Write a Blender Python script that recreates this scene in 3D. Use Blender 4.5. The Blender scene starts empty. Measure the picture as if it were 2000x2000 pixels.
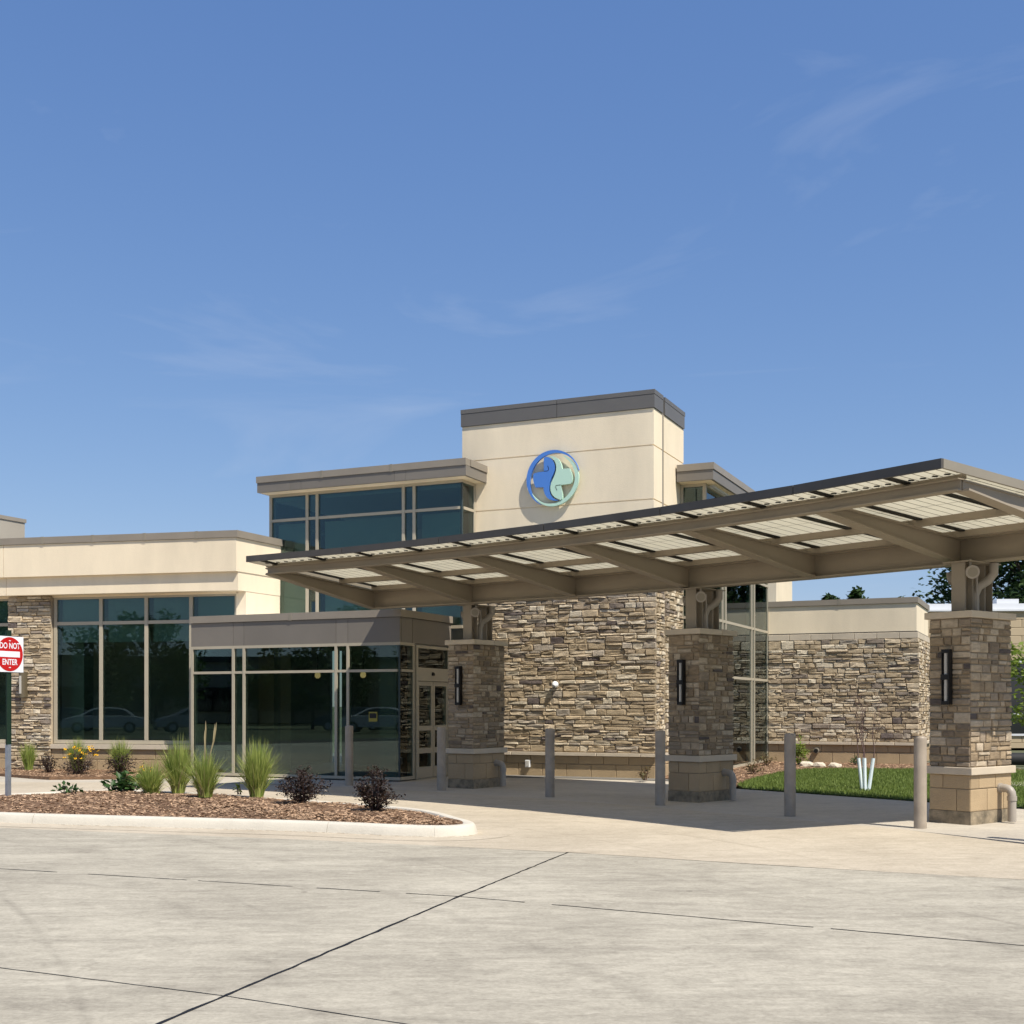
import bpy, bmesh, math, random
from mathutils import Vector, Matrix
R = math.radians
rng = random.Random(7)
sc = bpy.context.scene
col = sc.collection

# ------------------------------------------------------------------ camera, sky, sun, exposure
cam = bpy.data.cameras.new('camera'); camo = bpy.data.objects.new('camera', cam); col.objects.link(camo)
camo.location = (0, 0, 1.56); camo.rotation_euler = (R(90), 0, 0)
cam.sensor_width = 36; cam.lens = 43.2; cam.shift_y = 0.189; cam.clip_start = 0.1; cam.clip_end = 3000
sc.camera = camo

SUN_EL = R(55); SUN_H = Vector((0.63, -0.777))          # horizontal direction towards the sun
sdir = Vector((SUN_H.x*math.cos(SUN_EL), SUN_H.y*math.cos(SUN_EL), math.sin(SUN_EL))).normalized()
world = bpy.data.worlds.new('World'); sc.world = world; world.use_nodes = True
wn = world.node_tree.nodes; wl = world.node_tree.links; wn.clear()
wo = wn.new('ShaderNodeOutputWorld'); bg = wn.new('ShaderNodeBackground'); bg.inputs[1].default_value = 0.116
sky = wn.new('ShaderNodeTexSky'); sky.sky_type = 'NISHITA'; sky.sun_disc = False
sky.sun_elevation = SUN_EL; sky.sun_rotation = math.atan2(SUN_H.x, SUN_H.y)
sky.altitude = 300; sky.air_density = 1.0; sky.dust_density = 0.25; sky.ozone_density = 4.0
# thin cirrus: stretched noise over the sky direction
tc = wn.new('ShaderNodeTexCoord')
mp = wn.new('ShaderNodeMapping'); mp.inputs['Rotation'].default_value = (0.2, 0.35, 0.3); mp.inputs['Scale'].default_value = (1.5, 2.2, 6.5)
mp.inputs['Location'].default_value = (2.1, 0.6, 0.9)
nz = wn.new('ShaderNodeTexNoise'); nz.inputs['Scale'].default_value = 1.6; nz.inputs['Detail'].default_value = 8; nz.inputs['Roughness'].default_value = 0.55; nz.inputs['Distortion'].default_value = 1.2
cr = wn.new('ShaderNodeValToRGB'); cr.color_ramp.elements[0].position = 0.57; cr.color_ramp.elements[1].position = 0.9
mulc = wn.new('ShaderNodeMath'); mulc.operation = 'MULTIPLY'; mulc.inputs[1].default_value = 0.32
mixc = wn.new('ShaderNodeMix'); mixc.data_type = 'RGBA'; mixc.inputs['B'].default_value = (4.2, 4.6, 5.4, 1)
wl.new(tc.outputs['Generated'], mp.inputs[0]); wl.new(mp.outputs[0], nz.inputs['Vector']); wl.new(nz.outputs[0], cr.inputs[0])
wl.new(cr.outputs[0], mulc.inputs[0]); wl.new(mulc.outputs[0], mixc.inputs['Factor'])
# film response of the photograph's sky: one curve per channel over the whole dome
sep = wn.new('ShaderNodeSeparateColor'); cmb = wn.new('ShaderNodeCombineColor'); wl.new(sky.outputs[0], sep.inputs[0])
for ch, (pw, k_) in enumerate(((0.82, 0.835), (0.67, 1.105), (0.45, 2.02))):
    p_ = wn.new('ShaderNodeMath'); p_.operation = 'POWER'; p_.inputs[1].default_value = pw; q_ = wn.new('ShaderNodeMath'); q_.operation = 'MULTIPLY'; q_.inputs[1].default_value = k_
    wl.new(sep.outputs[ch], p_.inputs[0]); wl.new(p_.outputs[0], q_.inputs[0]); wl.new(q_.outputs[0], cmb.inputs[ch])
wl.new(cmb.outputs[0], mixc.inputs['A']); wl.new(mixc.outputs['Result'], bg.inputs[0]); wl.new(bg.outputs[0], wo.inputs[0])

sl = bpy.data.lights.new('sun', 'SUN'); sl.energy = 4.6; sl.angle = R(0.53); sl.color = (1.0, 0.945, 0.85)
so = bpy.data.objects.new('sun', sl); col.objects.link(so)
so.rotation_euler = sdir.to_track_quat('Z', 'Y').to_euler(); so.location = (20, -25, 40)

vs = sc.view_settings; vs.view_transform = 'Standard'; vs.look = 'None'; vs.exposure = 0.42; vs.gamma = 1.0; vs.use_curve_mapping = False
sc.cycles.max_bounces = 10; sc.cycles.transparent_max_bounces = 16; sc.cycles.glossy_bounces = 4
sc.cycles.use_denoising = True

# ------------------------------------------------------------------ materials
MATS = {}
def nodes_of(m):
    m.use_nodes = True
    return m.node_tree.nodes, m.node_tree.links
def mat(name, c, rough=0.8, var=0.0, vscale=3.0, bump=0.0, bscale=40.0, spec=0.3, metal=0.0, tint=None, perobj=0.0, coord='pos', stretch=(1, 1, 1), fine=0.0):
    """procedural surface: base colour varied by two noises, optional relief, optional variation per piece"""
    m = bpy.data.materials.new(name); N, L = nodes_of(m); b = N['Principled BSDF']
    b.inputs['Roughness'].default_value = rough; b.inputs['Specular IOR Level'].default_value = spec; b.inputs['Metallic'].default_value = metal
    g = N.new('ShaderNodeNewGeometry'); src = g.outputs['Position']
    if coord == 'obj':
        t = N.new('ShaderNodeTexCoord'); src = t.outputs['Object']
    mpn = N.new('ShaderNodeMapping'); mpn.inputs['Scale'].default_value = stretch; L.new(src, mpn.inputs[0]); src = mpn.outputs[0]
    colr = None
    rgb = N.new('ShaderNodeRGB'); rgb.outputs[0].default_value = (*c, 1); colr = rgb.outputs[0]
    if var > 0:
        n1 = N.new('ShaderNodeTexNoise'); n1.inputs['Scale'].default_value = vscale; n1.inputs['Detail'].default_value = 6; n1.inputs['Roughness'].default_value = 0.6
        L.new(src, n1.inputs['Vector'])
        mx = N.new('ShaderNodeMix'); mx.data_type = 'RGBA'
        t2 = tint or tuple(x*(1-2*var) for x in c)
        mx.inputs['A'].default_value = (*[min(1, x*(1+var*0.6)) for x in c], 1); mx.inputs['B'].default_value = (*t2, 1)
        rp = N.new('ShaderNodeMapRange'); rp.inputs['From Min'].default_value = 0.3; rp.inputs['From Max'].default_value = 0.75
        L.new(n1.outputs[0], rp.inputs[0]); L.new(rp.outputs[0], mx.inputs['Factor']); colr = mx.outputs['Result']
    if fine > 0:
        n3 = N.new('ShaderNodeTexNoise'); n3.inputs['Scale'].default_value = bscale*1.3; n3.inputs['Detail'].default_value = 4
        L.new(src, n3.inputs['Vector'])
        m3 = N.new('ShaderNodeMapRange'); m3.inputs['From Min'].default_value = 0.3; m3.inputs['From Max'].default_value = 0.7
        m3.inputs['To Min'].default_value = 1-fine; m3.inputs['To Max'].default_value = 1+fine
        hs = N.new('ShaderNodeHueSaturation'); L.new(n3.outputs[0], m3.inputs[0]); L.new(m3.outputs[0], hs.inputs['Value']); L.new(colr, hs.inputs['Color']); colr = hs.outputs[0]
    if perobj > 0:
        oi = N.new('ShaderNodeObjectInfo'); ad = N.new('ShaderNodeMath'); ad.operation = 'ADD'; fr = N.new('ShaderNodeMath'); fr.operation = 'FRACT'
        L.new(oi.outputs['Random'], ad.inputs[0]); L.new(g.outputs['Random Per Island'], ad.inputs[1]); L.new(ad.outputs[0], fr.inputs[0])
        mr = N.new('ShaderNodeMapRange'); mr.inputs['To Min'].default_value = 1-perobj; mr.inputs['To Max'].default_value = 1+perobj
        hs2 = N.new('ShaderNodeHueSaturation'); L.new(fr.outputs[0], mr.inputs[0]); L.new(mr.outputs[0], hs2.inputs['Value']); L.new(colr, hs2.inputs['Color']); colr = hs2.outputs[0]
    L.new(colr, b.inputs['Base Color'])
    if bump > 0:
        n2 = N.new('ShaderNodeTexNoise'); n2.inputs['Scale'].default_value = bscale; n2.inputs['Detail'].default_value = 8
        L.new(src, n2.inputs['Vector'])
        bp = N.new('ShaderNodeBump'); bp.inputs['Strength'].default_value = bump; bp.inputs['Distance'].default_value = 0.02
        L.new(n2.outputs[0], bp.inputs['Height']); L.new(bp.outputs[0], b.inputs['Normal'])
    MATS[name] = m
    return m

def stone_mat(name, cols, relief):
    m = bpy.data.materials.new(name); N, L = nodes_of(m); b = N['Principled BSDF']; b.inputs['Roughness'].default_value = 0.9; b.inputs['Specular IOR Level'].default_value = 0.2
    g = N.new('ShaderNodeNewGeometry'); oi = N.new('ShaderNodeObjectInfo')
    ad = N.new('ShaderNodeMath'); ad.operation = 'ADD'; fr = N.new('ShaderNodeMath'); fr.operation = 'FRACT'
    L.new(oi.outputs['Random'], ad.inputs[0]); L.new(g.outputs['Random Per Island'], ad.inputs[1]); L.new(ad.outputs[0], fr.inputs[0])
    ramp = N.new('ShaderNodeValToRGB'); ramp.color_ramp.interpolation = 'CONSTANT'
    el = ramp.color_ramp.elements
    while len(el) < len(cols): el.new(0.5)
    for i, (p, c) in enumerate(cols): el[i].position = p; el[i].color = (*c, 1)
    L.new(fr.outputs[0], ramp.inputs[0])
    n1 = N.new('ShaderNodeTexNoise'); n1.inputs['Scale'].default_value = 9; n1.inputs['Detail'].default_value = 7; n1.inputs['Roughness'].default_value = 0.65
    mpn = N.new('ShaderNodeMapping'); mpn.inputs['Scale'].default_value = (1, 1, 2.2); L.new(g.outputs['Position'], mpn.inputs[0]); L.new(mpn.outputs[0], n1.inputs['Vector'])
    mr = N.new('ShaderNodeMapRange'); mr.inputs['From Min'].default_value = 0.3; mr.inputs['From Max'].default_value = 0.7; mr.inputs['To Min'].default_value = 0.74; mr.inputs['To Max'].default_value = 1.26
    L.new(n1.outputs[0], mr.inputs[0])
    hs = N.new('ShaderNodeHueSaturation'); L.new(mr.outputs[0], hs.inputs['Value']); L.new(ramp.outputs[0], hs.inputs['Color']); L.new(hs.outputs[0], b.inputs['Base Color'])
    n2 = N.new('ShaderNodeTexNoise'); n2.inputs['Scale'].default_value = 26; n2.inputs['Detail'].default_value = 8; n2.inputs['Roughness'].default_value = 0.6
    L.new(mpn.outputs[0], n2.inputs['Vector'])
    bp = N.new('ShaderNodeBump'); bp.inputs['Strength'].default_value = relief; bp.inputs['Distance'].default_value = 0.03
    L.new(n2.outputs[0], bp.inputs['Height']); L.new(bp.outputs[0], b.inputs['Normal'])
    MATS[name] = m

def concrete_mat(name, c, dark, streak=(0.8, 3.4, 1), rot=0.0, stain=0.5, tyre=None):
    m = bpy.data.materials.new(name); N, L = nodes_of(m); b = N['Principled BSDF']; b.inputs['Roughness'].default_value = 0.85; b.inputs['Specular IOR Level'].default_value = 0.25
    g = N.new('ShaderNodeNewGeometry'); P = g.outputs['Position']
    def noise(scale, detail, rough, vec=P, dist=0.0):
        n = N.new('ShaderNodeTexNoise'); n.inputs['Scale'].default_value = scale; n.inputs['Detail'].default_value = detail; n.inputs['Roughness'].default_value = rough; n.inputs['Distortion'].default_value = dist
        L.new(vec, n.inputs['Vector']); return n.outputs[0]
    def rng_(v, a, b_, c_, d):
        r = N.new('ShaderNodeMapRange'); r.inputs['From Min'].default_value = a; r.inputs['From Max'].default_value = b_; r.inputs['To Min'].default_value = c_; r.inputs['To Max'].default_value = d
        L.new(v, r.inputs[0]); return r.outputs[0]
    def mul(a, b_):
        q = N.new('ShaderNodeMath'); q.operation = 'MULTIPLY'; L.new(a, q.inputs[0]); L.new(b_, q.inputs[1]); return q.outputs[0]
    m1 = N.new('ShaderNodeMapping'); m1.inputs['Rotation'].default_value = (0, 0, rot); m1.inputs['Scale'].default_value = streak; L.new(P, m1.inputs[0])
    big = rng_(noise(0.55, 6, 0.62, dist=0.6), 0.35, 0.72, 1.05, 0.86)
    st = rng_(noise(0.7, 9, 0.68, m1.outputs[0], 1.2), 0.42, 0.8, 1.02, 1-0.26*stain)
    m2 = N.new('ShaderNodeMapping'); m2.inputs['Rotation'].default_value = (0, 0, rot); m2.inputs['Scale'].default_value = (3, 45, 1); L.new(P, m2.inputs[0])
    broom = rng_(noise(2.0, 5, 0.7, m2.outputs[0]), 0.3, 0.7, 0.97, 1.03)
    m4 = N.new('ShaderNodeMapping'); m4.inputs['Rotation'].default_value = (0, 0, R(-71)); m4.inputs['Scale'].default_value = (0.12, 9, 1); L.new(P, m4.inputs[0])
    broom = mul(broom, rng_(noise(1.3, 3, 0.5, m4.outputs[0], 0.1), 0.6, 0.72, 1.0, 1.07))
    vo = N.new('ShaderNodeTexVoronoi'); vo.inputs['Scale'].default_value = 0.9; vo.inputs['Randomness'].default_value = 1.0; L.new(P, vo.inputs['Vector'])
    dots = rng_(vo.outputs['Distance'], 0.012, 0.03, 0.35, 1.0); broom = mul(broom, dots)
    fine = rng_(noise(30, 6, 0.75), 0.3, 0.7, 0.86, 1.1)
    spot = rng_(noise(1.6, 6, 0.65, dist=1.6), 0.6, 0.76, 1.0, 0.86)
    m5 = N.new('ShaderNodeMapping'); m5.inputs['Rotation'].default_value = (0, 0, rot); m5.inputs['Scale'].default_value = (0.9, 1.5, 1); L.new(P, m5.inputs[0])
    med = rng_(noise(6.5, 8, 0.74, m5.outputs[0], 0.9), 0.28, 0.72, 0.82, 1.13)
    v = mul(mul(mul(mul(big, st), med), mul(broom, fine)), spot)
    if tyre:
        cx, cy, rads = tyre
        for rr, ww in rads:
            sb = N.new('ShaderNodeVectorMath'); sb.operation = 'SUBTRACT'; sb.inputs[1].default_value = (cx, cy, 0); L.new(P, sb.inputs[0])
            ln = N.new('ShaderNodeVectorMath'); ln.operation = 'LENGTH'; L.new(sb.outputs[0], ln.inputs[0])
            d1 = N.new('ShaderNodeMath'); d1.operation = 'SUBTRACT'; d1.inputs[1].default_value = rr; L.new(ln.outputs['Value'], d1.inputs[0])
            ab = N.new('ShaderNodeMath'); ab.operation = 'ABSOLUTE'; L.new(d1.outputs[0], ab.inputs[0])
            band = rng_(ab.outputs[0], 0, ww, 1, 0)
            pat = rng_(noise(0.4, 4, 0.6), 0.42, 0.62, 0.0, 0.14)
            q = N.new('ShaderNodeMath'); q.operation = 'SUBTRACT'; q.inputs[0].default_value = 1.0; L.new(mul(band, pat), q.inputs[1])
            v = mul(v, q.outputs[0])
    mx = N.new('ShaderNodeMix'); mx.data_type = 'RGBA'; mx.inputs['A'].default_value = (*dark, 1); mx.inputs['B'].default_value = (*c, 1)
    L.new(rng_(v, 0.62, 1.08, 0, 1.0), mx.inputs['Factor']); L.new(mx.outputs['Result'], b.inputs['Base Color'])
    bp = N.new('ShaderNodeBump'); bp.inputs['Strength'].default_value = 0.25; bp.inputs['Distance'].default_value = 0.006
    L.new(fine, bp.inputs['Height']); L.new(bp.outputs[0], b.inputs['Normal'])
    MATS[name] = m

def leaf_mat(name, c, c2, trans=0.35, rough=0.55):
    m = bpy.data.materials.new(name); N, L = nodes_of(m); b = N['Principled BSDF']; b.inputs['Roughness'].default_value = rough; b.inputs['Specular IOR Level'].default_value = 0.35
    g = N.new('ShaderNodeNewGeometry'); mx = N.new('ShaderNodeMix'); mx.data_type = 'RGBA'
    mx.inputs['A'].default_value = (*c, 1); mx.inputs['B'].default_value = (*c2, 1); L.new(g.outputs['Random Per Island'], mx.inputs['Factor'])
    L.new(mx.outputs['Result'], b.inputs['Base Color'])
    tr = N.new('ShaderNodeBsdfTranslucent'); L.new(mx.outputs['Result'], tr.inputs[0])
    ms = N.new('ShaderNodeMixShader'); ms.inputs[0].default_value = trans; o = N['Material Output']
    L.new(b.outputs[0], ms.inputs[1]); L.new(tr.outputs[0], ms.inputs[2]); L.new(ms.outputs[0], o.inputs[0])
    MATS[name] = m

def glass_mat(name, tint, ior=1.6, wave=0.0):
    m = bpy.data.materials.new(name); N, L = nodes_of(m); N.remove(N['Principled BSDF']); o = N['Material Output']
    t = N.new('ShaderNodeBsdfTransparent'); t.inputs[0].default_value = (*tint, 1)
    gl = N.new('ShaderNodeBsdfGlossy'); gl.inputs['Roughness'].default_value = 0.0; gl.inputs[0].default_value = (0.82, 0.92, 0.95, 1)
    f = N.new('ShaderNodeFresnel'); f.inputs[0].default_value = ior; ms = N.new('ShaderNodeMixShader')
    L.new(f.outputs[0], ms.inputs[0]); L.new(t.outputs[0], ms.inputs[1]); L.new(gl.outputs[0], ms.inputs[2]); L.new(ms.outputs[0], o.inputs[0])
    MATS[name] = m

mat('plaster', (0.82, 0.695, 0.505), 0.92, var=0.075, vscale=1.1, stretch=(1, 1, 0.3), bump=0.25, bscale=120, fine=0.03)
mat('plaster_grey', (0.36, 0.32, 0.26), 0.92, var=0.04, vscale=0.8, bump=0.2, bscale=120)
mat('metal_grey', (0.19, 0.168, 0.14), 0.5, var=0.05, vscale=1.2, spec=0.4, perobj=0.06)
mat('metal_cap', (0.135, 0.127, 0.118), 0.5, var=0.04, vscale=1.2, spec=0.4, perobj=0.05)
mat('coping', (0.265, 0.228, 0.18), 0.45, var=0.06, vscale=1.5, spec=0.4, perobj=0.05)
mat('frame', (0.42, 0.37, 0.275), 0.45, var=0.04, vscale=2, spec=0.4)
mat('frame_dark', (0.03, 0.05, 0.055), 0.4)
mat('steel_tan', (0.315, 0.265, 0.2), 0.55, var=0.05, vscale=1.5, spec=0.35, fine=0.02)
mat('trim_dark', (0.088, 0.077, 0.064), 0.45, var=0.1, vscale=3, spec=0.4)
mat('trim_tan', (0.25, 0.22, 0.17), 0.5, var=0.05, vscale=3, spec=0.4)
mat('black', (0.012, 0.011, 0.01), 0.5)
mat('grid_line', (0.16, 0.135, 0.085), 0.7)
mat('block', (0.42, 0.31, 0.185), 0.95, var=0.07, vscale=2.5, bump=0.5, bscale=70, perobj=0.1, fine=0.08)
mat('block_mortar', (0.42, 0.34, 0.24), 0.95, bump=0.3, bscale=60)
mat('mortar', (0.5, 0.41, 0.29), 0.95, var=0.1, bump=0.4, bscale=50)
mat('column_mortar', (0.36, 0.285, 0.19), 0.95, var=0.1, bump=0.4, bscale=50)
mat('cast_stone', (0.56, 0.475, 0.36), 0.9, var=0.06, vscale=3, bump=0.25, bscale=90, perobj=0.04)
mat('plinth', (0.3, 0.24, 0.16), 0.95, var=0.3, vscale=7, bump=0.5, bscale=40, tint=(0.1, 0.085, 0.06))
mat('bollard', (0.36, 0.3, 0.232), 0.45, var=0.12, vscale=5, spec=0.4)
mat('pvc', (0.34, 0.3, 0.25), 0.45, spec=0.4)
mat('white_plastic', (0.78, 0.78, 0.76), 0.45)
mat('lamp_glass', (0.5, 0.47, 0.41), 0.35)
mat('lamp_bronze', (0.11, 0.09, 0.055), 0.45, spec=0.4)
mat('sign_white', (0.8, 0.81, 0.84), 0.4)
mat('sign_red', (0.5, 0.012, 0.012), 0.35)
mat('sign_green', (0.012, 0.03, 0.018), 0.5)
mat('galvanised', (0.4, 0.44, 0.5), 0.4, metal=0.7, var=0.1, vscale=12)
mat('logo_blue', (0.075, 0.21, 0.58), 0.4, spec=0.4)
mat('logo_mint', (0.48, 0.68, 0.55), 0.4, spec=0.4)
mat('kerb', (0.6, 0.55, 0.455), 0.9, var=0.06, vscale=2.5, bump=0.3, bscale=60, fine=0.05)
mat('sealant', (0.012, 0.011, 0.011), 0.6)
mat('joint_fill', (0.1, 0.085, 0.07), 0.95, var=0.2, vscale=6)
mat('mulch', (0.22, 0.13, 0.075), 0.95, var=0.25, vscale=9, bump=1.0, bscale=60)
mat('mulch_chip', (0.36, 0.235, 0.145), 0.95, perobj=0.6)
mat('soil_grass', (0.06, 0.085, 0.022), 0.95, var=0.3, vscale=3)
mat('far_ground', (0.12, 0.13, 0.07), 0.95, var=0.3, vscale=0.05)
mat('asphalt', (0.1, 0.1, 0.1), 0.9, var=0.15, vscale=0.4)
mat('bark', (0.1, 0.075, 0.055), 0.95, var=0.2, vscale=10, bump=0.6, bscale=30)
mat('twig', (0.14, 0.09, 0.08), 0.9)
mat('rock', (0.6, 0.52, 0.4), 0.9, var=0.1, vscale=6, bump=0.6, bscale=30)
mat('interior_wall', (0.5, 0.48, 0.4), 0.9, var=0.03)
mat('interior_floor', (0.2, 0.19, 0.17), 0.5, var=0.1, vscale=2)
mat('interior_ceiling', (0.6, 0.6, 0.57), 0.9)
mat('shade_fabric', (0.62, 0.66, 0.6), 0.9)
mat('membrane', (0.62, 0.63, 0.64), 0.7)
mat('far_block', (0.47, 0.37, 0.24), 0.95, var=0.03, vscale=1, perobj=0.04)
mat('sticker', (0.26, 0.22, 0.04), 0.5)
mat('tree_guard', (0.72, 0.8, 0.82), 0.4)
mat('rubber', (0.02, 0.02, 0.02), 0.7)
mat('car_silver', (0.26, 0.27, 0.28), 0.25, spec=0.6, metal=0.3)
mat('car_white', (0.45, 0.46, 0.46), 0.25, spec=0.6)
mat('car_dark', (0.05, 0.055, 0.06), 0.25, spec=0.6)
mat('car_window', (0.012, 0.014, 0.016), 0.08, spec=0.8)
mat('petal', (0.75, 0.4, 0.01), 0.6)
concrete_mat('concrete', (0.475, 0.43, 0.338), (0.215, 0.19, 0.148), rot=R(-24), stain=1.0, tyre=(-30, -6, [(30.4, 0.05), (31.5, 0.1), (32.0, 0.04), (33.2, 0.12), (34.4, 0.04), (36.0, 0.09), (36.7, 0.05), (38.0, 0.1), (39.3, 0.05)]))
concrete_mat('lane_concrete', (0.53, 0.455, 0.345), (0.3, 0.25, 0.18), rot=R(-38), stain=0.6, tyre=(-8.2, 9.0, [(9.8, 0.05), (10.6, 0.05), (11.8, 0.06), (12.6, 0.05)]))
concrete_mat('walk_concrete', (0.52, 0.465, 0.375), (0.31, 0.27, 0.22), rot=R(-24), stain=0.5)
stone_mat('ledge_stone', [(0, (0.46, 0.36, 0.235)), (0.18, (0.38, 0.295, 0.19)), (0.36, (0.54, 0.435, 0.3)), (0.54, (0.34, 0.265, 0.18)), (0.64, (0.42, 0.355, 0.275)), (0.74, (0.6, 0.51, 0.375)), (0.92, (0.25, 0.2, 0.155)), (0.975, (0.15, 0.12, 0.105))], 0.5)
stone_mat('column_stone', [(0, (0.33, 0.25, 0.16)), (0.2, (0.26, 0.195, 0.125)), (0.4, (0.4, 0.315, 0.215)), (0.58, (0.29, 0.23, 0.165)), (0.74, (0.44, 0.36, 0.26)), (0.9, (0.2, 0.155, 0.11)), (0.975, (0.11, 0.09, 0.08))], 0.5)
leaf_mat('reed', (0.15, 0.23, 0.035), (0.48, 0.52, 0.15), 0.4)
leaf_mat('reed_dry', (0.5, 0.42, 0.24), (0.4, 0.33, 0.18), 0.3)
leaf_mat('purple_leaf', (0.022, 0.013, 0.011), (0.05, 0.032, 0.02), 0.15, 0.4)
leaf_mat('green_leaf', (0.03, 0.075, 0.02), (0.06, 0.12, 0.03), 0.3, 0.45)
leaf_mat('lime_leaf', (0.16, 0.24, 0.03), (0.26, 0.32, 0.06), 0.4)
leaf_mat('tree_leaf', (0.022, 0.05, 0.012), (0.06, 0.1, 0.025), 0.3)
leaf_mat('brown_leaf', (0.14, 0.08, 0.035), (0.1, 0.1, 0.03), 0.25)
leaf_mat('blade', (0.11, 0.165, 0.025), (0.23, 0.29, 0.07), 0.35, 0.6)
glass_mat('glass', (0.56, 0.65, 0.6), 1.6)
glass_mat('glass_blue', (0.58, 0.69, 0.65), 1.58)
glass_mat('glass_pale', (0.7, 0.78, 0.66), 1.9)
def panel_mat():
    m = bpy.data.materials.new('translucent_panel'); N, L = nodes_of(m); b = N['Principled BSDF']; b.inputs['Base Color'].default_value = (0.85, 0.84, 0.78, 1); b.inputs['Roughness'].default_value = 0.6
    t = N.new('ShaderNodeBsdfTranslucent'); t.inputs[0].default_value = (0.86, 0.82, 0.7, 1); ms = N.new('ShaderNodeMixShader'); ms.inputs[0].default_value = 0.56
    L.new(b.outputs[0], ms.inputs[1]); L.new(t.outputs[0], ms.inputs[2]); L.new(ms.outputs[0], N['Material Output'].inputs[0]); MATS['translucent_panel'] = m
panel_mat()

# ------------------------------------------------------------------ mesh helpers
class MB:
    def __init__(s): s.v = []; s.f = []; s.m = []; s.sm = []
    def add(s, verts, faces, mi=0, smooth=False):
        o = len(s.v); s.v += [tuple(v) for v in verts]; s.f += [tuple(i+o for i in f) for f in faces]
        s.m += [mi]*len(faces); s.sm += [smooth]*len(faces); return s
    def box(s, x0, x1, y0, y1, z0, z1, mi=0):
        return s.add([(x0,y0,z0),(x1,y0,z0),(x1,y1,z0),(x0,y1,z0),(x0,y0,z1),(x1,y0,z1),(x1,y1,z1),(x0,y1,z1)],
                     [(0,3,2,1),(4,5,6,7),(0,1,5,4),(1,2,6,5),(2,3,7,6),(3,0,4,7)], mi)
    def prism(s, poly, z0, z1, mi=0):
        n = len(poly)
        return s.add([(p[0],p[1],z0) for p in poly]+[(p[0],p[1],z1) for p in poly],
                     [tuple(range(n-1,-1,-1)), tuple(range(n,2*n))]+[(i,(i+1)%n,n+(i+1)%n,n+i) for i in range(n)], mi)
    def hexa(s, b, t, mi=0):      # bottom quad and top quad, same winding (counter-clockwise from above)
        return s.add(list(b)+list(t), [(0,3,2,1),(4,5,6,7),(0,1,5,4),(1,2,6,5),(2,3,7,6),(3,0,4,7)], mi)
    def tube(s, pts, r, n=12, mi=0, caps=True):
        pts = [Vector(p) for p in pts]; rs = r if isinstance(r, (list, tuple)) else [r]*len(pts)
        rings = []; up = None
        for i, p in enumerate(pts):
            d = (pts[min(i+1, len(pts)-1)]-pts[max(i-1, 0)]).normalized()
            if up is None: up = Vector((0,0,1)) if abs(d.z) < 0.9 else Vector((1,0,0))
            a = d.cross(up).normalized(); b = a.cross(d).normalized(); up = b
            rings.append([p+(a*math.cos(2*math.pi*k/n)+b*math.sin(2*math.pi*k/n))*rs[i] for k in range(n)])
        v = [q for rg in rings for q in rg]; f = []
        for i in range(len(pts)-1):
            for k in range(n): f.append((i*n+k, i*n+(k+1)%n, (i+1)*n+(k+1)%n, (i+1)*n+k))
        s.add(v, f, mi, True)
        if caps: s.add(rings[0], [tuple(range(n-1,-1,-1))], mi); s.add(rings[-1], [tuple(range(n))], mi)
        return s
    def lathe(s, prof, c=(0,0,0), n=24, mi=0, axis='z'):
        v = []; f = []
        for r_, z in prof:
            for k in range(n):
                a = 2*math.pi*k/n; v.append((c[0]+r_*math.cos(a), c[1]+r_*math.sin(a), c[2]+z))
        for i in range(len(prof)-1):
            for k in range(n): f.append((i*n+k, i*n+(k+1)%n, (i+1)*n+(k+1)%n, (i+1)*n+k))
        s.add(v, f, mi, True)
        s.add(v[-n:], [tuple(range(n))], mi); s.add(v[:n], [tuple(range(n-1,-1,-1))], mi); return s
    def mesh(s, name, mats):
        me = bpy.data.meshes.new(name); me.from_pydata(s.v, [], s.f)
        for x in (mats if isinstance(mats, (list, tuple)) else [mats]): me.materials.append(MATS[x])
        me.polygons.foreach_set('material_index', s.m); me.polygons.foreach_set('use_smooth', s.sm); me.update(); return me
    def build(s, name, mats, parent=None, loc=None, rotz=0.0, bevel=0.0):
        o = bpy.data.objects.new(name, s.mesh(name, mats)); col.objects.link(o)
        if parent is not None: o.parent = parent
        if loc is not None: o.location = loc
        o.rotation_euler[2] = rotz
        if bevel:
            b = o.modifiers.new('bevel', 'BEVEL'); b.width = bevel; b.segments = 2; b.limit_method = 'ANGLE'
        return o
def link(name, me, parent=None, loc=(0,0,0), rot=(0,0,0), scale=(1,1,1)):
    o = bpy.data.objects.new(name, me); col.objects.link(o)
    if parent is not None: o.parent = parent
    o.location = loc; o.rotation_euler = rot; o.scale = scale; return o
def tag(o, label, cat, group=None):
    o['label'] = label; o['category'] = cat
    if group: o['group'] = group
    return o
def structure(o, label=None):
    o['kind'] = 'structure'
    if label: o['label'] = label
    return o
def stuff(o, label=None, cat=None):
    o['kind'] = 'stuff'
    if label: o['label'] = label
    if cat: o['category'] = cat
    return o
def empty(name, loc=(0,0,0), rotz=0.0, parent=None):
    o = bpy.data.objects.new(name, None); col.objects.link(o); o.location = loc; o.rotation_euler[2] = rotz; o.empty_display_size = 0.3
    if parent is not None: o.parent = parent
    return o
def copy_tree(o, parent=None):
    c = o.copy(); col.objects.link(c); c.parent = parent
    for ch in o.children: copy_tree(ch, c)
    return c
def box(name, m, parent, x0, x1, y0, y1, z0, z1, bevel=0.0):
    return MB().box(x0, x1, y0, y1, z0, z1).build(name, m, parent, bevel=bevel)

# ------------------------------------------------------------------ ground, paving
g = 1500
structure(MB().add([(-g,-g,-0.08),(g,-g,-0.08),(g,g,-0.08),(-g,g,-0.08)], [(0,1,2,3)]).build('ground', 'far_ground'))

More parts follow.
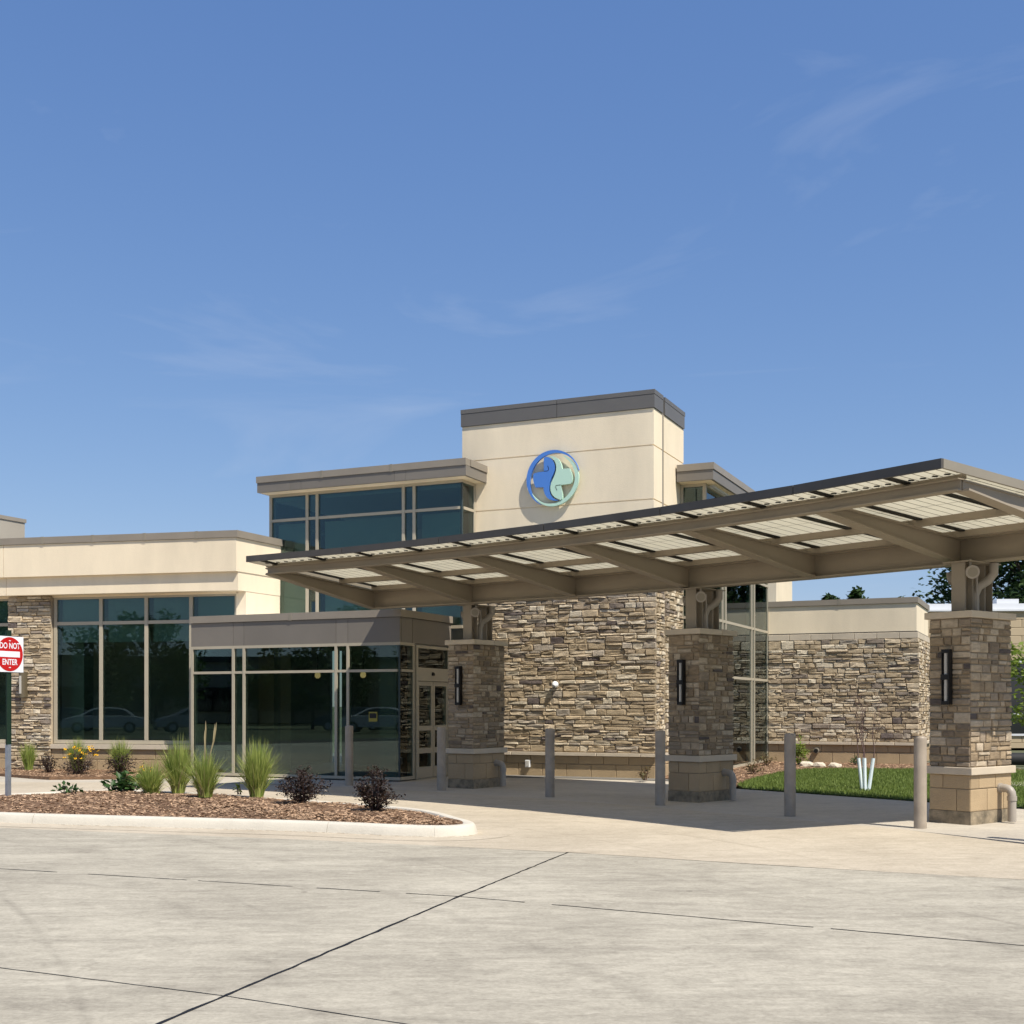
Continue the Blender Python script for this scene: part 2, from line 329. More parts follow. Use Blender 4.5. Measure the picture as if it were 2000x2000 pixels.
# plaza of grey concrete slabs; the sheet below shows in the joints
V = [[(-26,20.9),(-14,17.9),(-7.5,15.95),(-6.53,15.67),(-2.43,14.29),(-1.05,13.76),(0.598,13.05),(2.5,12.0),(4.59,11.0),(7,9.85),(15,5.9),(28,-1)],
     [(-26,18.6),(-15,15.1),(-7.6,12.7),(-4.89,11.74),(-0.43,10.03),(3.326,7.98),(5.5,6.75),(12.5,2.7),(25,-4.5)],
     [(-26,16.6),(-15,12.6),(-7.4,9.1),(-3.04,7.3),(-1.543,6.6),(-0.534,6.02),(4,3.55),(10.5,0.1),(23,-6.5)],
     [(-26,12.6),(-15,9),(-7.5,5.9),(-2.6,3.3),(2.8,0.3),(9,-3.2),(21,-10)],
     [(-26,6),(-15,3),(-8,0),(-4,-3),(1,-6),(7,-10),(19,-17)]]
U = [(-26,-26,-26,-26,-26),(-14,-15,-15,-15,-15),(-7.5,-7.6,-7.4,-7.5,-8),(0.598,-0.43,-1.543,-2.6,-4),(7,5.5,4,2.8,1),(15,12.5,10.5,9,7),(28,25,23,21,19)]
plaza = structure(MB().add([(-30,-40,-0.012),(40,-40,-0.012),(40,-4,-0.012),(28,-1,-0.012),(7,9.85,-0.012),(0.6,13.05,-0.012),(-6.5,15.67,-0.012),(-26,21,-0.012),(-30,22,-0.012)],
                  [tuple(range(9))]).build('plaza', 'joint_fill'))
def between(line, xa, xb): return [p for p in line if xa-1e-6 <= p[0] <= xb+1e-6]
def slab(poly, m, parent, gap=0.006, z=0.0, th=0.012, name='slab'):
    bm = bmesh.new(); vs_ = [bm.verts.new((p[0], p[1], 0)) for p in poly]; f = bm.faces.new(vs_)
    bm.normal_update()
    if f.normal.z < 0: f.normal_flip()
    bmesh.ops.inset_region(bm, faces=[f], thickness=gap, use_even_offset=True)
    inner = [(v.co.x, v.co.y) for v in f.verts]; bm.free()
    mb = MB().prism(inner, z-th, z)
    return mb.build(name, m, parent)
for r_ in range(4):
    for c_ in range(6):
        top = between(V[r_], U[c_][r_], U[c_+1][r_]); bot = between(V[r_+1], U[c_][r_+1], U[c_+1][r_+1])
        slab(bot + top[::-1], 'concrete', plaza)
structure(MB().prism([(-30,-40),(40,-40),(40,-20),(19,-17),(7,-10),(1,-6),(-4,-3),(-8,0),(-15,3),(-26,6),(-30,7)], -0.01, -0.001).build('parking_lot', 'asphalt'))
def sealant(pts, w, seed, parent, dashes=None):
    """a poured joint line: an uneven black strip lying in the joint"""
    rr = random.Random(seed); P = [Vector((*p, 0)) for p in pts]; out = []
    tot = sum((P[i+1]-P[i]).length for i in range(len(P)-1)); n = int(tot/0.12); mb = MB(); prev = None; acc = 0
    for k in range(n+1):
        s = tot*k/n; q = s
        for i in range(len(P)-1):
            l_ = (P[i+1]-P[i]).length
            if q <= l_ or i == len(P)-2:
                d = (P[i+1]-P[i]).normalized(); p = P[i]+d*q; break
            q -= l_
        nrm = Vector((-d.y, d.x, 0)); ww = w*(0.6+0.6*rr.random()); off = (rr.random()-0.5)*w*0.5
        cur = (p+nrm*(off-ww/2), p+nrm*(off+ww/2))
        if dashes: ww_on = any(a <= s/tot <= b for a, b in dashes)
        else: ww_on = True
        if prev and ww_on:
            mb.add([(*prev[0].xy, 0.0025), (*cur[0].xy, 0.0025), (*cur[1].xy, 0.0025), (*prev[1].xy, 0.0025)], [(0,1,2,3)])
        prev = cur
    return mb.build('joint_sealant', 'sealant', parent)
sealant([(-2.6,3.3),(-1.543,6.6),(-0.43,10.03),(0.598,13.05)], 0.026, 1, plaza)
sealant([(-15,15.1),(-7.6,12.7),(-4.89,11.74),(-0.43,10.03)], 0.02, 2, plaza, [(0.3,0.74),(0.76,0.835),(0.842,0.9),(0.915,0.955),(0.975,1)])
sealant([(-0.43,10.03),(3.326,7.98),(5.5,6.75)], 0.019, 3, plaza, [(0,0.1),(0.13,0.43),(0.46,0.9)])
sealant([(-7.4,9.1),(-3.04,7.3),(-1.543,6.6),(-0.534,6.02),(4,3.55)], 0.011, 4, plaza)
sealant([(0.598,13.05),(2.5,12.0),(4.59,11.0),(7,9.85)], 0.007, 5, plaza)

# drop-off lane in buff concrete
BOL = [(-3.18,24.0),(-1.30,22.6),(0.646,20.94),(2.32,19.23),(3.92,17.33),(5.19,15.62),(6.2,13.9)]
lane_back = [(-26,25.6),(-14,25.2),(-9,25.0),(-6,24.75),(-3.35,23.7),(-1.5,22.3),(0.45,20.65),(2.1,18.95),(3.7,17.05),(4.97,15.4),(6.0,13.7),(8.0,9.7),(9,7.5)]
lane = structure(MB().add([(p[0],p[1],-0.012) for p in [(-26,20.9),(-14,17.9),(-6.53,15.67),(-2.43,14.29),(0.598,13.05),(4.59,11.0),(9,8.9)]+lane_back[::-1][1:]],
                 [tuple(range(7+len(lane_back)-1))]).build('drive_lane', 'joint_fill'))
lp = [(-26,20.9),(-14,17.9),(-6.53,15.67),(-2.43,14.29),(-1.05,13.76),(0.9,12.89),(3.55,11.5),(7,9.85),(9,8.9)]
slab([lp[0],lp[1],lp[2],(-5.2,24.6),(-6,24.75),(-9,25.0),(-14,25.2),(-26,25.6)], 'lane_concrete', lane)
slab([lp[2],lp[3],lp[4],lp[5],(2.55,16.2),(2.1,18.95),(0.45,20.65)], 'lane_concrete', lane)
slab([lp[2],(0.45,20.65),(-1.5,22.3),(-3.35,23.7),(-5.2,24.6)], 'lane_concrete', lane)
slab([lp[5],lp[6],(5.9,13.55),(4.97,15.4),(3.7,17.05),(2.1,18.95),(2.55,16.2)], 'lane_concrete', lane)
slab([lp[6],lp[7],lp[8],(8.6,8.6),(8.0,9.7),(6.0,13.7),(5.9,13.55)], 'lane_concrete', lane)

# walkway between bollards and building
wk = structure(MB().add([(p[0],p[1],-0.012) for p in lane_back]+[(p[0],p[1],-0.012) for p in [(13,9),(12.8,14.2),(7.7,18.5),(4.15,23.1),(4.0,26),(3.0,27),(-10,33),(-26,33)]], [tuple(range(len(lane_back)+8))]).build('walkway', 'joint_fill'))
walk_polys = [[(-26,25.6),(-14,25.2),(-9,25.0),(-6,24.75),(-3.35,23.7),(-2.0,27.2),(-10,33),(-26,33)],
              [(-3.35,23.7),(-1.5,22.3),(0.45,20.65),(2.4,25.9),(-2.0,27.2)],
              [(0.45,20.65),(2.1,18.95),(3.7,17.05),(5.6,21.2),(4.15,23.1),(4.0,26),(3.0,26.2),(2.4,25.9)],
              [(3.7,17.05),(4.97,15.4),(6.0,13.7),(8.0,9.7),(9,7.5),(13,9),(12.8,14.2),(7.7,18.5),(5.6,21.2)]]
for p in walk_polys: slab(p, 'walk_concrete', wk, 0.007)

# ------------------------------------------------------------------ planting island: kerb, mulch
def catmull(pts, per=8, closed=True):
    n = len(pts); out = []
    for i in range(n if closed else n-1):
        p0, p1, p2, p3 = [Vector(pts[(i+k) % n]) if closed else Vector(pts[max(0, min(n-1, i+k))]) for k in (-1, 0, 1, 2)]
        for k in range(per):
            t = k/per; out.append(0.5*((2*p1)+(p2-p0)*t+(2*p0-5*p1+4*p2-p3)*t*t+(3*p1-p0-3*p2+p3)*t**3))
    return out
isl = [(-9.6,17.5),(-6.81,16.35),(-4.6,15.72),(-2.58,15.16),(-1.35,14.66),(-0.72,14.58),(-0.42,14.95),(-0.62,15.75),(-1.38,17.3),(-3.5,19.05),(-5.45,20.5),(-6.95,21.0),(-8.2,20.05),(-9.5,18.9),(-10.1,18.1)]
ol = catmull([(x, y) for x, y in isl], 10)
def offset(loop, d):
    n = len(loop); out = []
    for i in range(n):
        t = (loop[(i+1) % n]-loop[i-1]).normalized(); out.append(loop[i]+Vector((-t.y, t.x))*d)   # ccw loop: left is inward
    return out
structure_island = structure(MB().prism([tuple(p) for p in offset(ol, 0.1)], -0.005, 0.05).build('planting_island', 'mulch'))
prof = [(0.0, 0.0), (0.012, 0.04), (0.03, 0.098), (0.05, 0.12), (0.08, 0.127), (0.165, 0.127), (0.182, 0.12), (0.187, 0.02)]
rings = [offset(ol, d) for d, z in prof]
nO = len(ol); cuts = [0, 12, 32, 46, 62, 78, 96, 112, 130, 142, nO]
def kerb_piece(a, b):
    mb = MB(); np_ = len(prof); rows = []
    for i in range(a, b+1):
        fi = min(max(i, a), b)
        pts = []
        for j in range(np_):
            p = rings[j][fi % nO].copy()
            if i == a: p = p.lerp(rings[j][(fi+1) % nO], 0.02)
            if i == b: p = p.lerp(rings[j][(fi-1) % nO], 0.02)
            pts.append((p.x, p.y, prof[j][1]))
        rows.append(pts)
    v = [q for r_ in rows for q in r_]; f = []
    for i in range(len(rows)-1):
        for j in range(np_-1): f.append((i*np_+j, (i+1)*np_+j, (i+1)*np_+j+1, i*np_+j+1))
    mb.add(v, f, 0, True)
    mb.add(rows[0], [tuple(range(np_))]); mb.add(rows[-1], [tuple(range(np_-1, -1, -1))])
    return mb.build('kerb_stone', 'kerb', structure_island)
for a, b in zip(cuts, cuts[1:]): kerb_piece(a, b)
# gutter strip in front of the kerb
mb = MB(); gi = [offset(ol, 0.004), offset(ol, -0.42)]
fr = list(range(2, 64))
for i in fr[:-1]:
    mb.add([(*gi[1][i], 0.003), (*gi[1][i+1], 0.003), (*gi[0][i+1], 0.004), (*gi[0][i], 0.004)], [(0,1,2,3)])
structure(mb.build('gutter', 'lane_concrete'))
# rust-coloured debris caught along the kerb foot, and tyre scuffs on the kerb
def along(loop, ia, ib, w, z, dens, name, m, seed):
    rr = random.Random(seed); mb = MB()
    for i in range(ia, ib):
        a, b = loop[i % nO], loop[(i+1) % nO]; n_ = max(1, int((b-a).length/0.05))
        for k in range(n_):
            if rr.random() > dens: continue
            p, q = a.lerp(b, k/n_), a.lerp(b, (k+rr.uniform(0.4, 1.1))/n_); d = (q-p).normalized(); s_ = Vector((-d.y, d.x))*w*rr.uniform(0.3, 1)
            o_ = Vector((-d.y, d.x))*rr.uniform(-1, 1)*w
            mb.add([(*(p+o_-s_), z), (*(q+o_-s_*rr.uniform(0.3, 1)), z), (*(q+o_+s_*rr.uniform(0.3, 1)), z), (*(p+o_+s_), z)], [(0,1,2,3)])
    return stuff(mb.build(name, m, structure_island))
mat('debris', (0.3, 0.2, 0.09), 0.95, perobj=0.4)
along(offset(ol, -0.012), 14, 56, 0.009, 0.0055, 0.6, 'kerb_debris', 'debris', 1)
along(offset(ol, 0.15), 33, 47, 0.012, 0.1285, 0.12, 'kerb_scuffs', 'sealant', 2)
inner = offset(ol, 0.175); cx = sum(p.x for p in inner)/nO; cy = sum(p.y for p in inner)/nO
ctr = Vector((-5.6, 17.9))
def mound_z(t, x, y): return 0.105+0.09*(1-t*t)+0.02*math.sin(x*3.1)*math.cos(y*2.7)+0.012*math.sin(x*9+y*7)
mb = MB(); NR = 14; vv = []
for k in range(NR+1):
    t = 1-k/NR
    for p in inner:
        q = ctr.lerp(p, t); vv.append((q.x, q.y, mound_z(t, q.x, q.y)))
ff = [(k*nO+i, k*nO+(i+1) % nO, (k+1)*nO+(i+1) % nO, (k+1)*nO+i) for k in range(NR) for i in range(nO)]
mb.add(vv, ff, 0, True); structure(mb.build('mulch_bed', 'mulch'))
def chips(name, pts, seed, lab, lo=0.02, hi=0.07):
    rr = random.Random(seed); mb = MB()
    for (x, y, z) in pts:
        l_ = rr.uniform(lo, hi); w = rr.uniform(0.008, 0.02); a = rr.uniform(0, 6.28); t = rr.uniform(-0.5, 0.5)
        d = Vector((math.cos(a), math.sin(a), t*0.6)).normalized()*l_/2; n = Vector((-math.sin(a), math.cos(a), rr.uniform(-0.5, 0.5)))*w/2
        c = Vector((x, y, z+0.01)); mb.add([c-d-n, c+d-n, c+d+n, c-d+n], [(0,1,2,3)])
    return stuff(mb.build(name, 'mulch_chip'), lab, 'mulch')
pp = []
for _ in range(16000):
    p = inner[rng.randrange(nO)]; p2 = inner[(inner.index(p)+1) % nO]; e = p.lerp(p2, rng.random()); t = math.sqrt(rng.random())*0.99
    q = ctr.lerp(e, t); pp.append((q.x, q.y, mound_z(t, q.x, q.y)))
chips('mulch_chips', pp, 3, 'brown wood chip mulch on the kerbed planting island')

# bed along the wing, beds and lawn at right
def flat_poly(name, m, pts, z, th=0.02): return structure(MB().prism(pts, z-th, z).build(name, m))
bedw = [(-13.5,27.4),(-11.4,27.2),(-10.3,26.2),(-9.7,25.75),(-8.2,25.95),(-7.2,26.4),(-6.95,27.9),(-10,28.85),(-14,29.8)]
flat_poly('wing_bed', 'mulch', bedw, 0.06, 0.07)
def in_poly(x, y, poly):
    c = False; j = len(poly)-1
    for i in range(len(poly)):
        if (poly[i][1] > y) != (poly[j][1] > y) and x < (poly[j][0]-poly[i][0])*(y-poly[i][1])/(poly[j][1]-poly[i][1])+poly[i][0]: c = not c
        j = i
    return c
def scatter(poly, n, z, seed):
    rr = random.Random(seed); xs = [p[0] for p in poly]; ys = [p[1] for p in poly]; out = []
    while len(out) < n:
        x = rr.uniform(min(xs), max(xs)); y = rr.uniform(min(ys), max(ys))
        if in_poly(x, y, poly): out.append((x, y, z))
    return out
chips('mulch_chips', scatter(bedw, 3500, 0.06, 5), 5, 'brown wood chip mulch in the bed under the left wing windows')
lawn = [(4.35,23.05),(7.75,18.65),(12.9,14.4),(30,6),(34,33),(13.5,29.2),(9.9,29.7),(7.4,29.9),(6.5,29.0),(5.2,26.2),(4.4,24.0)]
flat_poly('lawn', 'soil_grass', lawn, 0.01, 0.06)
bedr = [(4.15,23.2),(4.4,24.0),(5.2,26.2),(6.5,29.0),(7.4,29.9),(9.9,29.7),(12.2,29.3),(12.6,33.5),(10.4,32.4),(6.9,33.9),(4.3,28.0),(3.05,26.4),(3.4,25.1)]
flat_poly('wall_bed', 'mulch', bedr, 0.035, 0.05)
chips('mulch_chips', scatter(bedr, 4200, 0.035, 6), 6, 'brown wood chip mulch between the lawn and the stone wing', 0.03, 0.09)
def blades(poly, n, seed):
    rr = random.Random(seed); mb = MB()
    for (x, y, z) in scatter(poly, n, 0.01, seed):
        a = rr.uniform(0, 6.28); h = rr.uniform(0.035, 0.075); w = rr.uniform(0.006, 0.012); lx = rr.uniform(-0.03, 0.03); ly = rr.uniform(-0.03, 0.03)
        dx, dy = math.cos(a)*w, math.sin(a)*w
        mb.add([(x-dx, y-dy, z), (x+dx, y+dy, z), (x+lx, y+ly, z+h)], [(0,1,2)])
    return mb
vis_lawn = [(4.35,23.05),(7.75,18.65),(9.6,17.1),(13.5,28.8),(9.9,29.7),(7.4,29.9),(6.5,29.0),(5.2,26.2),(4.4,24.0)]
stuff(blades(vis_lawn, 60000, 9).build('lawn_grass', 'blade'), 'short mown green grass of the lawn behind the stone piers', 'grass')
structure(MB().prism([(9.0,23.75),(20,20.6),(20,21.9),(9.2,25.0)], -0.01, 0.03).build('path', 'walk_concrete'))

# ------------------------------------------------------------------ stone laying
def stone_mesh(name, m, seed, rough):
    """a unit block: back at y=0, face towards -y, chamfered and hewn"""
    rr = random.Random(seed); nx, nz_ = 4, 3; mb = MB(); cx_, cz_ = 0.035+0.03*rough, 0.12+0.06*rough
    V_ = []
    xs = [-0.5, -0.5+cx_, 0.0+rr.uniform(-0.12, 0.12), 0.5-cx_, 0.5]; zs = [-0.5, -0.5+cz_, 0.5-cz_*rr.uniform(0.6, 1.2), 0.5]
    for k, z in enumerate(zs):
        for i, x in enumerate(xs):
            edge = i in (0, 4) or k in (0, 3)
            y = -1.0+rr.uniform(0, 0.45)*rough if not edge else -0.62+rr.uniform(-0.16, 0.16)*rough
            jx = rr.uniform(-0.02, 0.02)*rough if i in (0, 4) else rr.uniform(-0.02, 0.02); jz = rr.uniform(-0.07, 0.07)*rough if k in (0, 3) else 0
            V_.append((max(-0.5, min(0.5, x+jx)), y, max(-0.5, min(0.5, z+jz))))
    n1 = len(xs); F = [(k*n1+i, k*n1+i+1, (k+1)*n1+i+1, (k+1)*n1+i) for k in range(3) for i in range(4)]
    o = len(V_); per = [(i, 0) for i in range(5)]+[(4, k) for k in range(1, 4)]+[(i, 3) for i in range(3, -1, -1)]+[(0, k) for k in range(2, 0, -1)]
    for i, k in per: q = V_[k*n1+i]; V_.append((q[0], 0.0, q[2]))
    for a in range(len(per)):
        b = (a+1) % len(per); ia = per[a][1]*n1+per[a][0]; ib = per[b][1]*n1+per[b][0]
        F.append((ib, ia, o+a, o+b))
    mb.add(V_, F); return mb.mesh(name, m)
LEDGE = [stone_mesh('stone', 'ledge_stone', 100+i, 1.0) for i in range(20)]
COLST = [stone_mesh('stone', 'column_stone', 200+i, 0.45) for i in range(14)]
BLOCK = MB(); BLOCK.add([(-0.5,0,-0.5),(0.5,0,-0.5),(0.5,0,0.5),(-0.5,0,0.5),(-0.5,-0.8,-0.5),(0.5,-0.8,-0.5),(0.5,-0.8,0.5),(-0.5,-0.8,0.5),(-0.485,-1,-0.46),(0.485,-1,-0.46),(0.485,-1,0.46),(-0.485,-1,0.46)],
          [(8,9,10,11),(4,5,9,8),(5,6,10,9),(6,7,11,10),(7,4,8,11),(0,1,5,4),(1,2,6,5),(2,3,7,6),(3,0,4,7)])
BLOCKM = BLOCK.mesh('block', 'block'); FARBLOCKM = BLOCK.mesh('block', 'far_block'); CASTM = BLOCK.mesh('ledge_stone', 'cast_stone')

def lay(width, z0, z1, seed, hs, wmin, wmax, split=0.5):
    """random coursed rubble: courses of uneven height, stretches of which break into two thinner stones"""
    rr = random.Random(seed); out = []; z = z0
    def run(a, b, za, h, lo, hi):
        x = a
        while x < b-1e-4:
            w = rr.uniform(lo, hi)
            if b-(x+w) < lo*0.8: w = b-x if b-x < hi*1.3 else (b-x)*rr.uniform(0.4, 0.6)
            out.append((x, za, w, h)); x += w
    while z < z1-1e-4:
        h = rr.choice(hs)
        if z1-(z+h) < min(hs)*0.9: h = z1-z
        x = 0.0; last = False
        while x < width-1e-4:
            two = rr.random() < split and h > 0.1
            L_ = rr.uniform(wmin*1.6, wmax*2.2) if two else rr.uniform(wmin, wmax)
            if width-(x+L_) < wmin: L_ = width-x
            if two:
                q = h*rr.uniform(0.36, 0.64); run(x, x+L_, z, q, wmin*1.2, wmax); run(x, x+L_, z+q, h-q, wmin*1.2, wmax)
            else: run(x, x+L_, z, h, wmin, wmax)
            x += L_
        z += h
    return out
def put_stones(parent, rects, variants, origin, rotz, dep, gap, seed, limit=300, stuffmat='ledge_stone', proud=0.0):
    """every rect a stone; the largest are objects, the rest one joined part"""
    rr = random.Random(seed); rects = sorted(rects, key=lambda r_: -r_[2]*r_[3]); c, s = math.cos(rotz), math.sin(rotz); rest = MB()
    for k, (x, z, w, h) in enumerate(rects):
        u = x+w/2; zc = z+h/2; d = rr.uniform(*dep); me = rr.choice(variants)
        flip = -1 if rr.random() < 0.5 else 1
        loc = Vector((origin[0]+c*u+s*proud, origin[1]+s*u-c*proud, origin[2]+zc))
        ww, hh = max(0.02, w-gap), max(0.02, h-gap)
        if k < limit: link('stone', me, parent, loc, (0, 0, rotz), (ww, d, hh))
        else:
            vs_ = []
            for v in me.vertices:
                x_, y_ = v.co.x*ww, v.co.y*d; vs_.append((loc.x+c*x_-s*y_, loc.y+s*x_+c*y_, loc.z+v.co.z*hh))
            rest.add(vs_, [tuple(p.vertices) for p in me.polygons])
    if rest.v: stuff(rest.build('stonework', stuffmat, parent))
def put_blocks(parent, me, origin, rotz, u0, u1, rows, wid, d, gap=0.01, shift=True, name='block'):
    c, s = math.cos(rotz), math.sin(rotz)
    for r_, (za, zb) in enumerate(rows):
        u = u0-(wid*0.5 if (shift and r_ % 2) else 0)
        while u < u1-1e-3:
            a, b = max(u, u0), min(u+wid, u1)
            if b-a > 0.03:
                m = (a+b)/2
                link(name, me, parent, (origin[0]+c*m, origin[1]+s*m, origin[2]+(za+zb)/2), (0, 0, rotz), (b-a-gap, d, zb-za-gap))
            u += wid

# ------------------------------------------------------------------ the building
BA = math.atan2(-0.4074, 0.9133)
bld = tag(empty('medical_building', (3.0, 26.0, 0), BA), 'low cream and stone clinic with emblem tower, glass entrance and flat roofs', 'building')

# tower: rendered upper part in three lifts with open joints, grey metal cap
def lifts(x0, x1, y0, y1):
    core = box('tower_wall', 'plaster', bld, x0+0.02, x1-0.02, y0+0.02, y1-0.02, 0.3, 8.2)
    for za, zb in ((4.4, 5.92), (5.945, 7.065), (7.09, 7.86)):
        box('plaster_panel', 'plaster', core, x0, x1, y0, y1, za, zb)
    return core
tw = lifts(-4.52, 0.0, 0.0, 0.6)
tw2 = lifts(-4.52, 0.0, 0.73, 2.25)
box('expansion_joint', 'coping', tw2, -0.25, -0.06, 0.6, 0.73, 0.3, 8.15)
MB().tube([(-0.03, 0.665, 0.3), (-0.03, 0.665, 8.12)], 0.035, 10).build('joint_cover', 'coping', tw2)
for a, b in ((0.0, 0.6), (0.73, 2.25)):
    ya = a-0.03 if a == 0 else a
    cp = box('cap_panel', 'metal_cap', bld, -4.54, 0.025, ya, b, 7.868, 8.15) if a else None
    if a == 0:
        box('cap_panel', 'metal_cap', bld, -4.54, -2.205, ya, b, 7.868, 8.15)
        box('cap_panel', 'metal_cap', bld, -2.195, 0.025, ya, b, 7.868, 8.15)
        box('cap_coping', 'metal_cap', bld, -4.545, -2.205, ya-0.006, b, 8.156, 8.25)
        box('cap_coping', 'metal_cap', bld, -2.195, 0.031, ya-0.006, b, 8.156, 8.25)
    else:
        box('cap_coping', 'metal_cap', bld, -4.545, 0.031, ya, b+0.03, 8.156, 8.25)
sw = box('tower_stone_backing', 'mortar', bld, -4.25, 0.0, -0.03, 0.0, 0.5, 4.38)
put_stones(sw, [(x, z, w, h) for x, z, w, h in lay(4.32, 0.548, 4.4, 11, [0.09, 0.11, 0.13, 0.15, 0.17], 0.18, 0.5)], LEDGE, (-4.25, -0.02, 0), 0, (0.05, 0.085), 0.01, 1, 300)
sws = box('tower_side_backing', 'mortar', bld, -0.02, 0.02, 0.05, 0.6, 0.5, 4.38)
put_stones(sws, lay(0.58, 0.548, 4.4, 12, [0.09, 0.11, 0.13, 0.15], 0.12, 0.3), LEDGE, (0.01, 0.02, 0), R(90), (0.045, 0.09), 0.012, 2, 90)
sws2 = box('tower_side_backing', 'mortar', bld, -0.02, 0.02, 0.73, 2.2, 0.5, 4.38)
put_stones(sws2, lay(1.5, 0.548, 4.4, 13, [0.09, 0.11, 0.13, 0.15], 0.16, 0.42), LEDGE, (0.01, 0.73, 0), R(90), (0.045, 0.09), 0.012, 3, 110)
led = box('stone_ledge', 'cast_stone', bld, -4.25, 0.03, -0.06, -0.031, 0.47, 0.54)
put_blocks(led, CASTM, (-4.25, -0.05, 0), 0, 0, 4.34, [(0.47, 0.543)], 1.0, 0.085, 0.004, name='ledge_block')
put_blocks(led, CASTM, (0.045, -0.1, 0), R(90), 0, 2.3, [(0.471, 0.542)], 1.15, 0.06, 0.004, name='ledge_block')
bs = box('block_base', 'block_mortar', bld, -4.25, 0.012, -0.012, 2.2, -0.05, 0.468)
put_blocks(bs, BLOCKM, (-4.25, -0.008, 0), 0, 0, 4.29, [(0.0, 0.29), (0.293, 0.468)], 0.57, 0.03)
put_blocks(bs, BLOCKM, (0.008, -0.03, 0), R(90), 0, 2.2, [(0.0, 0.29), (0.293, 0.468)], 0.57, 0.03)

# glazed atrium beside the tower
def glazing(name, parent, fr_m, gl_m, axis, pos, ulist, zlist, fw, th=0.11, skip=(), side=-1, glass_th=0.024, mw=None, corner0=True, corner1=True):
    """frame of sill, head and jambs with mullions, transoms and single panes as children.
    axis 'x': runs along x at y=pos; axis 'y': runs along y at x=pos. side: direction of the outside"""
    def put(n, m, par, u0, u1, d0, d1, z0, z1):
        if axis == 'x': return box(n, m, par, u0, u1, pos+d0, pos+d1, z0, z1)
        return box(n, m, par, pos+d0, pos+d1, u0, u1, z0, z1)
    o0, o1 = (-th*0.35, th*0.65) if side < 0 else (-th*0.65, th*0.35)
    u0, u1, z0, z1 = ulist[0], ulist[-1], zlist[0], zlist[-1]; h = fw/2
    mb = MB()
    def addb(a, b, c, d):
        if axis == 'x': mb.box(a, b, pos+o0, pos+o1, c, d)
        else: mb.box(pos+o0, pos+o1, a, b, c, d)
    addb(u0-h, u1+h, z0-h, z0+h); addb(u0-h, u1+h, z1-h, z1+h)
    if corner0: addb(u0-h, u0+h, z0+h, z1-h)
    if corner1: addb(u1-h, u1+h, z0+h, z1-h)
    fr_ = mb.build(name, fr_m, parent)
    e = 0.003 if side > 0 else -0.003
    for u in ulist[1:-1]: put('mullion', fr_m, fr_, u-h, u+h, o0+e, o1-0.004 if side < 0 else o1+e, z0+h, z1-h)
    for z in zlist[1:-1]:
        for a, b in zip(ulist, ulist[1:]): put('transom', fr_m, fr_, a+h, b-h, o0+0.004, o1-0.004, z-h*0.9, z+h*0.9)
    for ia, (a, b) in enumerate(zip(ulist, ulist[1:])):
        for ic, (c, d) in enumerate(zip(zlist, zlist[1:])):
            if (ia, ic) in skip: continue
            put('glass_pane', gl_m, fr_, a+h*0.6, b-h*0.6, -glass_th/2, glass_th/2, c+h*0.6, d-h*0.6)
    return fr_
AX = [-9.25, -8.229, -7.954, -5.662, -5.388, -4.207]; AZ = [3.3, 4.75, 5.93, 6.52]
at = glazing('atrium_window', bld, 'frame', 'glass_blue', 'x', -0.65, AX, AZ, 0.07, corner1=False)
glazing('atrium_return', bld, 'frame', 'glass_blue', 'y', -4.207, [-0.64, -0.06], AZ, 0.07, side=1, corner0=False)
box('corner_joint', 'frame_dark', at, -4.225, -4.185, -0.675, -0.63, 3.3, 6.5)
glazing('atrium_return', bld, 'frame', 'glass_blue', 'y', -9.25, [-0.6, 3.0], AZ, 0.07, side=-1)
def roof_slab(x0, x1, y0, y1, seams, right=True):
    ov = box('roof_fascia', 'metal_grey', bld, x0+0.05, x1-0.05, y0+0.05, y1, 6.56, 6.9)
    xs = [x0]+seams+[x1]
    for a, b in zip(xs, xs[1:]): box('fascia_panel', 'metal_grey', ov, a+0.003, b-0.003, y0, y0+0.06, 6.555, 6.775)
    box('fascia_panel', 'metal_grey', ov, x1-0.06, x1-0.002, y0+0.062, y1, 6.556, 6.774)
    box('fascia_panel', 'metal_grey', ov, x0+0.002, x0+0.06, y0+0.062, y1, 6.556, 6.774)
    box('soffit', 'plaster', ov, x0+0.06, x1-0.06, y0+0.06, y1, 6.548, 6.562)
    n = max(1, round((x1-x0)/2.0)); st = (x1-x0)/n
    for k in range(n): box('coping', 'coping', ov, x0-0.02+k*st+0.004, x0+0.0+(k+1)*st, y0-0.02, y0+0.2, 6.78, 6.93)
    for k in range(1, n): box('coping_clip', 'trim_tan', ov, x0-0.02+k*st-0.045, x0-0.02+k*st+0.02, y0-0.026, y0+0.2, 6.77, 6.936)
    box('coping', 'coping', ov, x1-0.2, x1+0.02, y0+0.201, y1, 6.781, 6.929)
    box('coping', 'coping', ov, x0-0.02, x0+0.2, y0+0.201, y1, 6.781, 6.929)
    box('roof_deck', 'membrane', ov, x0+0.2, x1-0.2, y0+0.2, y1, 6.84, 6.9)
roof_slab(-9.373, -3.905, -1.05, -0.002, [-8.45, -8.15, -5.68, -5.4])
box('roof_deck', 'membrane', bld, -9.4, -4.53, 0.0, 5.0, 6.55, 6.88)
